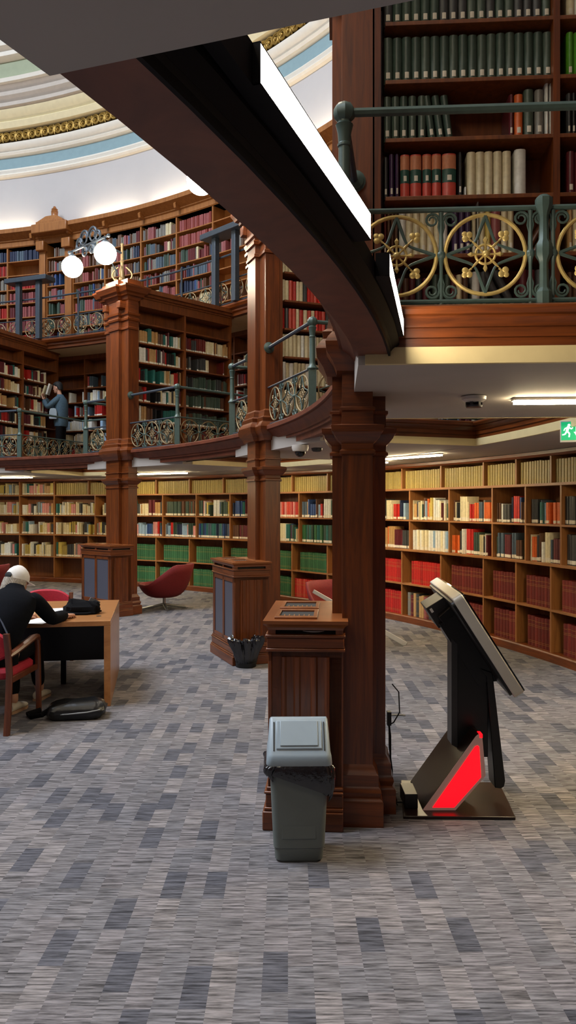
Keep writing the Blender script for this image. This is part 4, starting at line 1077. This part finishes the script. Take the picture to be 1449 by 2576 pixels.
def headmesh(b, T, m=0):
    # face along +y, z up, crown at z .235, chin at 0
    n = 24; lo = []
    for z,w,yf,yb in ((.0,.028,.075,.01),(.012,.045,.085,-.02),(.035,.056,.088,-.045),(.06,.063,.088,-.06),(.085,.068,.087,-.075),(.11,.072,.086,-.088),(.135,.074,.088,-.095),(.16,.075,.087,-.098),(.19,.068,.075,-.09),(.215,.05,.05,-.068),(.232,.022,.02,-.035),(.236,.004,0,-.01)):
        cy = (yf+yb)/2; ry = (yf-yb)/2
        lo.append([(w*math.cos(2*PI*k/n), cy+ry*math.sin(2*PI*k/n), z) for k in range(n)])
    b.loft(lo, m, T)
    b.loft([[(s*w,y,z) for s in (-1,1)]+[(0,y+d,z)] for z,w,y,d in ((.135,.007,.082,.008),(.11,.01,.083,.02),(.09,.016,.082,.028),(.08,.014,.08,.016),(.077,.008,.08,.004))], m, T)   # nose
    b.sphere((0,.086,.052), .02, 10, m, T, (1.1,.45,.35)); b.sphere((0,.085,.043), .018, 10, m, T, (1,.45,.4))  # lips
    for s in (-1,1):
        b.sphere((s*.03,.078,.118), .013, 10, m, T, (1.1,.7,.8)); b.sphere((s*.074,-.005,.10), .03, 10, m, T, (.35,.65,1.05))
    b.tube([(0,-.01,.06),(0,-.02,-.02),(0,-.03,-.08)], [.05,.048,.055], 12, m, T)
def hand(b, T, m=0, curl=.5, mir=1):
    # palm along +y, back of hand +z
    b.loft([[(x*w,y,z*h) for x,z in ((-1,-.6),(-.6,-1),(.6,-1),(1,-.6),(1,.6),(.6,1),(-.6,1),(-1,.6))] for y,w,h in ((-.02,.026,.017),(.02,.034,.016),(.06,.041,.014),(.085,.04,.012))], m, T)
    for i,(x,L) in enumerate(((-.03,.066),(-.01,.076),(.011,.072),(.031,.056))):
        pts = [(x,.075,0)]; a = 0
        for s in (.42,.33,.25):
            a += curl*.9; l = L*s; p = pts[-1]; pts.append((p[0]+.002*i-.003, p[1]+l*math.cos(a), p[2]-l*math.sin(a)))
        b.tube(pts, [.0095,.009,.008,.006], 8, m, T)
    b.tube([(-mir*.03,.01,-.004),(-mir*.052,.035,-.012),(-mir*.058,.06,-.02),(-mir*.052,.08,-.026)], [.014,.012,.010,.007], 8, m, T)
def basis(y, z, o):
    y = Vector(y).normalized(); z = Vector(z); z = (z-y*z.dot(y)).normalized(); x = y.cross(z)
    return Matrix(((x.x,y.x,z.x,o[0]),(x.y,y.y,z.y,o[1]),(x.z,y.z,z.z,o[2]),(0,0,0,1)))
def garment(name, J, edges, root, mat, parent, grow):
    K = {n:(p, (tuple(q+grow for q in r) if isinstance(r,tuple) else r+grow)) for n,(p,r) in J.items() if any(n in e for e in edges)}
    vs, fs = skin(K, edges, root); b = MB(); b.add(vs, fs); return b.build(name, mat, parent, True)
def shoe(b, T, m=0):
    lo = []
    for y,w,h in ((-.08,.02,.04),(-.075,.035,.07),(-.03,.04,.085),(.03,.042,.075),(.09,.047,.055),(.14,.044,.045),(.17,.03,.035),(.178,.012,.022)):
        lo.append([(w*math.cos(2*PI*k/12)*1.0, y, max(0.0, h*.5+h*.5*math.sin(2*PI*k/12))) for k in range(12)])
    b.loft(lo, m, T)
# seated reader
bp_ = (-2.30, 6.14, 0)
J = dict(pel=((-2.27,6.10,.56),(.16,.125)), sp=((-2.26,6.13,.72),(.15,.115)), ch=((-2.24,6.24,.88),(.165,.12)), up=((-2.22,6.32,.98),(.10,.075)), nk=((-2.21,6.37,1.045),.052),
  rs=((-2.05,6.31,.955),.066), re=((-1.975,6.50,.775),.05), rw=((-1.93,6.74,.775),.034), ls=((-2.41,6.29,.945),.066), le=((-2.48,6.48,.775),.05), lw=((-2.31,6.74,.775),.034),
  rh=((-2.18,6.14,.545),.095), rk=((-2.15,6.60,.545),.07), ra=((-2.21,6.90,.13),.045), rf=((-2.21,6.93,.07),.04), lh=((-2.36,6.14,.545),.095), lk=((-2.33,6.58,.545),.07), la=((-2.285,6.46,.13),.045), lf=((-2.285,6.49,.07),.04))
Eg = [('pel','sp'),('sp','ch'),('ch','up'),('up','nk'),('up','rs'),('rs','re'),('re','rw'),('up','ls'),('ls','le'),('le','lw'),('pel','rh'),('rh','rk'),('rk','ra'),('ra','rf'),('pel','lh'),('lh','lk'),('lk','la'),('la','lf')]
t = thing('person', 'person in white cap and dark coat sitting reading at the desk', 'person', fr(-2.27, 6.10, 0))
def slim(J): return {n:(p, r if n in ('nk','rw','lw','ra','la','rf','lf') else (tuple(q_*.72 for q_ in r) if isinstance(r,tuple) else r*.75)) for n,(p,r) in J.items()}
vs, fs = skin(slim(J), Eg, 'pel'); b = MB(); b.add(vs, fs)
hd = basis((.5,.84,-.30), (.12,.25,1), (-2.245,6.375,.985)); headmesh(b, hd)
hand(b, basis((.1,1,-.05), (0,0,1), (-1.925,6.77,.765)), 0, .55, 1); hand(b, basis((.5,1,-.05), (0,0,1), (-2.29,6.77,.765)), 0, .5, -1)
b.build('body', 'skin', t, True)
up = [('sp','ch'),('ch','up'),('up','rs'),('rs','re'),('re','rw'),('up','ls'),('ls','le'),('le','lw'),('pel','sp')]
def coatmesh(name, mat, t, cen, sl, grow):
    b = MB(); n = 24
    b.loft([[(x+rx*math.cos(2*PI*k/n)+.004*math.sin(5*k), y+ry*math.sin(2*PI*k/n), z+ty*ry*math.sin(2*PI*k/n)) for k in range(n)] for x,y,z,rx,ry,ty in cen])
    for K, e, r in sl:
        vs, fs = skin({n_:(p_, r_+grow) for n_,(p_,r_) in K.items()}, e, r); b.add(vs, fs)
    return b.build(name, mat, t, True)
sl = []
for s_ in 'rl':
    K = dict(a=((J['up'][0][0]*.45+J[s_+'s'][0][0]*.55, J['up'][0][1], J[s_+'s'][0][2]+.005),.062), s=(J[s_+'s'][0],.058), e=(J[s_+'e'][0],.046), w=(J[s_+'w'][0],.034))
    sl.append((K, [('a','s'),('s','e'),('e','w')], 'a'))
coatmesh('coat', 'navy', t, [(-2.33,6.07,.485,.17,.15,0),(-2.325,6.07,.54,.185,.165,0),(-2.29,6.10,.68,.195,.16,-.1),(-2.26,6.16,.80,.205,.16,-.25),(-2.24,6.23,.90,.215,.155,-.4),(-2.235,6.28,.965,.205,.13,-.5),(-2.228,6.315,1.005,.15,.10,-.5),(-2.228,6.335,1.035,.09,.08,-.5),(-2.23,6.35,1.065,.075,.07,-.5)], sl, .016)
sl = []
for s_ in 'rl':
    K = dict(h=(Vector(J[s_+'h'][0])+Vector((0,-.02,0)),.082), k=(J[s_+'k'][0],.068), a=(J[s_+'a'][0],.05)); sl.append((K, [('h','k'),('k','a')], 'h'))
coatmesh('trousers', 'blackc', t, [(-2.28,6.08,.47,.12,.09,0),(-2.28,6.08,.485,.17,.13,0),(-2.28,6.08,.56,.175,.135,0),(-2.27,6.1,.62,.12,.1,0)], sl, .006)
b = MB(); b.tube([(-2.37,6.18,1.03),(-2.34,6.11,.99),(-2.28,6.045,.91),(-2.20,5.985,.82),(-2.14,5.955,.72)], .024, 8, flat=.25, up=(0,-1,.3)); b.build('bag_strap', 'strapm', t, True)
b = MB(); b.loft([[(r*math.cos(2*PI*k/18)*.8,-.02+r*math.sin(2*PI*k/18)*.9,z) for k in range(18)] for z,r in ((-.045,.085),(-.02,.09),(.0,.078),(.02,.07))], 0, hd, cap=False); b.build('coat_collar', 'navy', t, True)
b = MB(); 
for k in range(26):
    a = PI*(.95+1.1*k/25); p = [(.079*math.cos(a),-.005+.1*math.sin(a),.13),(.083*math.cos(a),-.012+.105*math.sin(a),.08),(.08*math.cos(a)+.006*math.sin(k*2),-.02+.10*math.sin(a),.03),(.072*math.cos(a),-.03+.09*math.sin(a),-.005+.01*math.sin(k))]
    b.tube(p, [.014,.013,.011,.005], 6, 0, hd)
b.build('hair', 'hairg', t, True)
b = MB(hd); n = 28; lo = []
for z,w,yf,yb in ((.128,.086,.097,-.107),(.15,.087,.098,-.109),(.18,.083,.092,-.104),(.21,.068,.074,-.088),(.235,.045,.045,-.06),(.25,.02,.015,-.03),(.253,.004,-.003,-.01)):
    lo.append([(w*math.cos(2*PI*k/n), (yf+yb)/2+(yf-yb)/2*math.sin(2*PI*k/n), z) for k in range(n)])
b.loft(lo); cp = b.build('cap', 'cap', t, True)
b = MB(hd); lo = []
for k in range(13):
    x = -.078+.156*k/12; y1 = .09+.075*math.sqrt(max(0,1-(x/.082)**2)); y0_ = .096*math.sqrt(max(0,1-(x/.09)**2))-.012; dz = -.012*(1-(x/.08)**2)*-1-.02
    lo.append([(x,y0_,.132),(x,y1,.118+dz*.6+.01),(x,y1,.112+dz*.6+.01),(x,y0_,.126)])
b.loft(lo); b.build('cap_brim', 'cap', cp, True)
b = MB(hd); b.sphere((0,-.105,.152), .04, 14, sc=(1.05,.2,.62)); b.build('cap_opening', 'slot', cp, True)
for f_, ax, dirv in (('r',(-2.21,6.93),(.12,1,0)),('l',(-2.285,6.49),(.2,1,0))):
    b = MB(); shoe(b, basis(dirv, (0,0,1), (ax[0],ax[1],.012))); o = b.build('shoe', 'shoe', t, True)
    b = MB(); b.loft([[(x*w,y,z) for x in (-1,1) for z in ((0,.02) if x < 0 else (.02,0))] for y,w in ((-.085,.03),(-.04,.042),(.06,.044),(.12,.049),(.18,.025))], 0, basis(dirv,(0,0,1),(ax[0],ax[1],0))); b.build('sole', 'sole', o, True)
# standing browser on the far gallery
sx, sy, sz = -4.87, 16.68, ZG
def q(x, y, z): return (sx+x, sy+y, sz+z)
J = dict(pel=(q(0,0,.97),(.15,.12)), sp=(q(-.01,.0,1.12),(.14,.11)), ch=(q(0,.0,1.32),(.16,.12)), up=(q(-.01,0,1.46),(.09,.075)), nk=(q(-.03,0,1.54),.05),
  rs=(q(-.02,-.17,1.42),.06), re=(q(-.22,-.24,1.22),.046), rw=(q(-.33,-.13,1.40),.033), ls=(q(-.02,.17,1.42),.06), le=(q(-.22,.22,1.26),.046), lw=(q(-.36,.06,1.46),.033),
  rh=(q(0,-.09,.92),.095), rk=(q(-.02,-.1,.5),.065), ra=(q(0,-.1,.1),.042), rf=(q(-.03,-.1,.05),.04), lh=(q(0,.09,.92),.095), lk=(q(.0,.1,.5),.065), la=(q(.03,.1,.1),.042), lf=(q(.0,.1,.05),.04))
t = thing('person', 'dark-haired person in denim jacket browsing books on the far gallery', 'person', fr(sx, sy, sz))
vs, fs = skin(slim(J), Eg, 'pel'); b = MB(); b.add(vs, fs)
hd = basis((-1,.15,-.15), (0,0,1), q(-.055,0,1.565)); headmesh(b, hd)
hand(b, basis((-.4,.3,.8), (-1,0,-.2), q(-.34,-.12,1.42)), 0, .6, 1); hand(b, basis((-.5,-.2,.8), (-1,0,-.2), q(-.375,.05,1.48)), 0, .6, -1)
b.build('body', 'skin', t, True)
sl = []
for s_ in 'rl':
    K = dict(a=(q(-.015,-.07 if s_ == 'r' else .07,1.43),.062), s=(J[s_+'s'][0],.056), e=(J[s_+'e'][0],.046), w=(J[s_+'w'][0],.034))
    sl.append((K, [('a','s'),('s','e'),('e','w')], 'a'))
coatmesh('jacket', 'denim', t, [(*q(0,0,.84),.135,.18,0),(*q(0,0,.92),.15,.195,0),(*q(0,0,1.1),.15,.19,0),(*q(0,0,1.3),.155,.2,0),(*q(-.01,0,1.42),.135,.19,0),(*q(-.01,0,1.48),.09,.12,0),(*q(-.02,0,1.53),.065,.07,0)], sl, .016)
sl = []
for s_ in 'rl':
    K = dict(h=(J[s_+'h'][0],.085), k=(J[s_+'k'][0],.066), a=(J[s_+'a'][0],.052)); sl.append((K, [('h','k'),('k','a')], 'h'))
coatmesh('trousers', 'blackc', t, [(*q(0,0,.80),.09,.13,0),(*q(0,0,.84),.115,.165,0),(*q(0,0,.95),.13,.175,0),(*q(0,0,1.02),.12,.165,0)], sl, .01)
b = MB(hd); lo = []
for z,w,yf,yb in ((.06,.078,-.02,-.105),(.10,.082,.0,-.112),(.14,.085,.06,-.114),(.18,.084,.092,-.112),(.215,.068,.08,-.095),(.24,.04,.045,-.06),(.252,.006,0,-.015)):
    lo.append([(w*math.cos(2*PI*k/20), (yf+yb)/2+(yf-yb)/2*math.sin(2*PI*k/20), z) for k in range(20)])
b.loft(lo); b.build('hair', 'hairb', t, True)
for f_, y in (('r',-.1),('l',.1)):
    b = MB(); shoe(b, basis((-1,0,0),(0,0,1), q(0 if y < 0 else .03, y, .0))); b.build('shoe', 'blackc', t, True)
b = MB(); b.loft([[(x+sx-.10, yy+sy-.20, z+sz) for x,yy in ((-w,-.05),(w,-.05),(w,.0),(-w,.0))] for z,w in ((.98,.07),(1.0,.085),(1.14,.08),(1.2,.06),(1.21,.02))]); tag(b.build('waist_bag', 'ltbag' if 'ltbag' in M else 'plasticl', bevel=.015), 'pale grey bag slung at the hip of the standing person', 'bag')
for dx, dz, rz, c in ((-.40,1.50,.35,'cream2'),(-.30,1.53,.3,'white')):
    BOOKS.append(dict(world=basis((0,1,0),(rz,0,1),q(dx,-.06,dz)), w=.04, h=.24, d=.17, col=c, var='plain', reg='held', p=(sx+dx,sy), u=Vector((1,0)), z=sz+dz, row=0, bay=0, lean=0, back=0))

# ================================================================ BOOKS
OUT = [(-.5,1),(-.5,.08),(-.36,.022),(0,0),(.36,.022),(.5,.08),(.5,1),(.42,1),(.42,.12),(-.42,.12),(-.42,1)]
def band(b, z0, z1, m, e=.004, x=.36):
    k = x/.36
    fr2 = [(-.505,.08-e),(-x,.022*k-e),(0,-e),(x,.022*k-e),(.505,.08-e)] if x > .34 else [(-x,.022*k-e),(-x*.5,.011*k-e),(0,-e),(x*.5,.011*k-e),(x,.022*k-e)]
    b.add([(a,c,z) for z in (z0,z1) for a,c in fr2], [(i,i+1,i+6,i+5) for i in range(4)], m)
def bookgeo(b, var):
    b.prism(OUT, 0, 1, 0); b.box(-.42,.42,.12,.965,.02,.97,1)
    if var == 'lab': band(b, .03, .16, 2)
    if var == 'set':
        for z in (.12,.17,.66,.71,.84): band(b, z, z+.010, 3, .004, .36)
    if var == 'band':
        band(b, .36, .66, 4); band(b, .66, .97, 5, .005); band(b, .40, .52, 2, .012, .16)
BM = ['cover','page','label','gilt','bandgreen','bandor']
BMV = ['coverv','page','label','gilt','bandgreen','bandor']
TPL = {}
for v in ('plain','lab','set','band'):
    b = MB(); bookgeo(b, v); TPL[v] = (b, b.mesh('book_'+v, BM))
TPL['nlab'] = TPL['plain']
b = MB(); b.add([(x,y,z) for z in (.12,.25) for x,y in ((-.22,.006),(-.1,-.004),(.1,-.004),(.22,.006))], [(0,1,5,4),(1,2,6,5),(2,3,7,6)]); LBL = b.mesh('spine_label', 'label')
def bmat(k):
    sc = Matrix.Diagonal((k['w'], k['d'], k['h'], 1))
    if 'world' in k: return k['world'] @ sc
    u = k['u']; u3 = Vector((u.x,u.y,0)); inn = Vector((-u.y,u.x,0))   # into the shelf
    o = Vector((k['p'][0],k['p'][1],k['z']))+inn*k['back']
    B = Matrix(((u3.x,inn.x,0,o.x),(u3.y,inn.y,0,o.y),(0,0,1,o.z+.001),(0,0,0,1)))
    if k['lean']:
        L = Matrix.Rotation(k['lean'],4,'Y'); B = B @ Matrix.Translation((0,0,abs(math.sin(k['lean']))*k['w']/2)) @ L
    return B @ sc
OCC = [(848,978,970,2090,4.2),(840,958,0,560,4.2),(265,345,700,1545,12),(628,708,600,1500,8.4),(653,888,1510,2090,4.1),(530,690,1402,1690,8.2),(200,340,1368,1545,11.9),(345,475,1420,1500,13),(0,105,1425,1600,6.2),(1085,1150,1450,1560,4.3),(1130,1230,1540,2000,4.4)]
for k in BOOKS:
    c = Vector((k['p'][0],k['p'][1],k['z']+k['h']*.5)); x, y = scr(c); k['sx'], k['sy'] = x, y
    vis = 0 < x < 1449 and 0 < y < 2576 and c.y > 1
    for x0,x1,y0,y1,d in OCC:
        if x0 < x < x1 and y0 < y < y1 and d < c.y: vis = False
    facing = abs(k['u'].x)*.8+.2
    k['score'] = (k['w']*k['h']*(F/max(c.y,.5))**2*facing if vis else 0)
    if k['reg'] in ('near','held'): k['score'] += 1e5
order = sorted(range(len(BOOKS)), key=lambda i: -BOOKS[i]['score'])
IND = set(order[:300]); 
ONES = ['first','second','third','fourth','fifth','sixth','seventh','eighth','ninth','tenth','eleventh','twelfth','thirteenth','fourteenth','fifteenth','sixteenth','seventeenth','eighteenth','nineteenth','twentieth','twenty-first','twenty-second','twenty-third','twenty-fourth','twenty-fifth','twenty-sixth','twenty-seventh','twenty-eighth','twenty-ninth','thirtieth']
cnt = {}
RN = dict(A='top', B='second', C='third', D='fourth', E='lowest')
stuff = MB(); scol = []
for i, k in enumerate(BOOKS):
    key = (k['reg'], k['row'], k['bay']); n = cnt.get(key, 0); cnt[key] = n+1
    Bm = bmat(k)
    if i not in IND:
        g = TPL[k['var']][0]; o = len(stuff.v); c = lin(PAL[k['col']])
        stuff.v += [Bm @ p for p in g.v]; stuff.f += [[j+o for j in f_] for f_ in g.f]; stuff.mi += g.mi
        scol += [c]*len(g.v); continue
    ob = bpy.data.objects.new('book', TPL[k['var']][1]); COL.objects.link(ob); ob.matrix_world = Bm; ob.color = lin(PAL[k['col']])
    cn_ = CN[k['col']]; no = ONES[min(n, 29)]
    if k['reg'] == 'near':
        rn = ['lowest','second-lowest','third-lowest','third-highest','second-highest','highest'][k['row']]
        what = cn_+' book' + (' with white spine label' if k['var'] == 'nlab' else '')
        if k['var'] == 'band': what = 'red and teal banded book'
        if k['lean']: what = 'leaning '+what
        by = 'near gallery bookcase' if k['bay'] == 0 else 'bay at right edge'
        lab = f"{what}, {no} from left, {rn} shelf, {by}"; grp = f"books on the {rn} shelf of the near gallery bookcase"
    elif k['reg'] == 'held':
        lab = f"{cn_} book held up by the standing person in denim jacket"; grp = None
    else:
        bn = k['bay']; bo = ONES[min(max(bn-1,0),29)]
        what = cn_+(' bound volume' if k['var'] == 'set' else ' book')
        lab = f"{what}, {no} from left, {RN.get(k['row'],'')} shelf, {bo} bay from photo's right edge" if k['reg'] == 'ground' else f"{what}, {no} from left, {ONES[k['row']]} shelf up, {ONES[k['bay']]} bay, {k['reg']}"
        grp = f"books on the {RN.get(k['row'],'')} shelf of the curved bookcase"
    tag(ob, lab, 'book', grp)
    if k['var'] == 'nlab': inst('spine_label', LBL, ob)
me = stuff.mesh('shelved_books', BMV)
at_ = me.color_attributes.new('Col', 'FLOAT_COLOR', 'POINT')
at_.data.foreach_set('color', [c for q_ in scol for c in q_])
o = bpy.data.objects.new('shelved_books', me); COL.objects.link(o)
tag(o, 'rows of many-coloured books filling all the farther library shelves', 'books', None, 'stuff')
print('BOOKS', len(BOOKS), {k_: sum(1 for i in IND if BOOKS[i]['reg'] == k_) for k_ in set(k['reg'] for k in BOOKS)})

# ================================================================ LIGHT, CAMERA
def area(name, loc, size, power, col, target=None, shape='DISK', sy=None):
    l = bpy.data.lights.new(name, 'AREA'); l.shape = shape; l.size = size; l.energy = power; l.color = col
    if sy: l.size_y = sy
    o = bpy.data.objects.new(name, l); COL.objects.link(o); o.location = loc
    if target is not None:
        d = Vector(target)-Vector(loc); o.rotation_euler = d.to_track_quat('-Z','Y').to_euler()
    return o
area('dome_skylight', (CX, CY, 16.3), 9.0, 5000, (.79,.87,1.0))
w = bpy.data.worlds.new('room_air'); w.use_nodes = True; S.world = w
w.node_tree.nodes['Background'].inputs['Color'].default_value = (.8,.85,1,1); w.node_tree.nodes['Background'].inputs['Strength'].default_value = .02
cam = bpy.data.cameras.new('camera'); co = bpy.data.objects.new('camera', cam); COL.objects.link(co); S.camera = co
co.location = (0,0,EYE); co.rotation_euler = (PI/2,0,0)
cam.sensor_fit = 'VERTICAL'; cam.sensor_height = 36; cam.lens = F/2576*36; cam.shift_y = -(1288-Y0)/2576; cam.shift_x = 0
cam.clip_start = .05; cam.clip_end = 200
S.view_settings.view_transform = 'Standard'; S.view_settings.look = 'None'; S.view_settings.gamma = 1; S.view_settings.use_curve_mapping = False
S.view_settings.exposure = 0.0
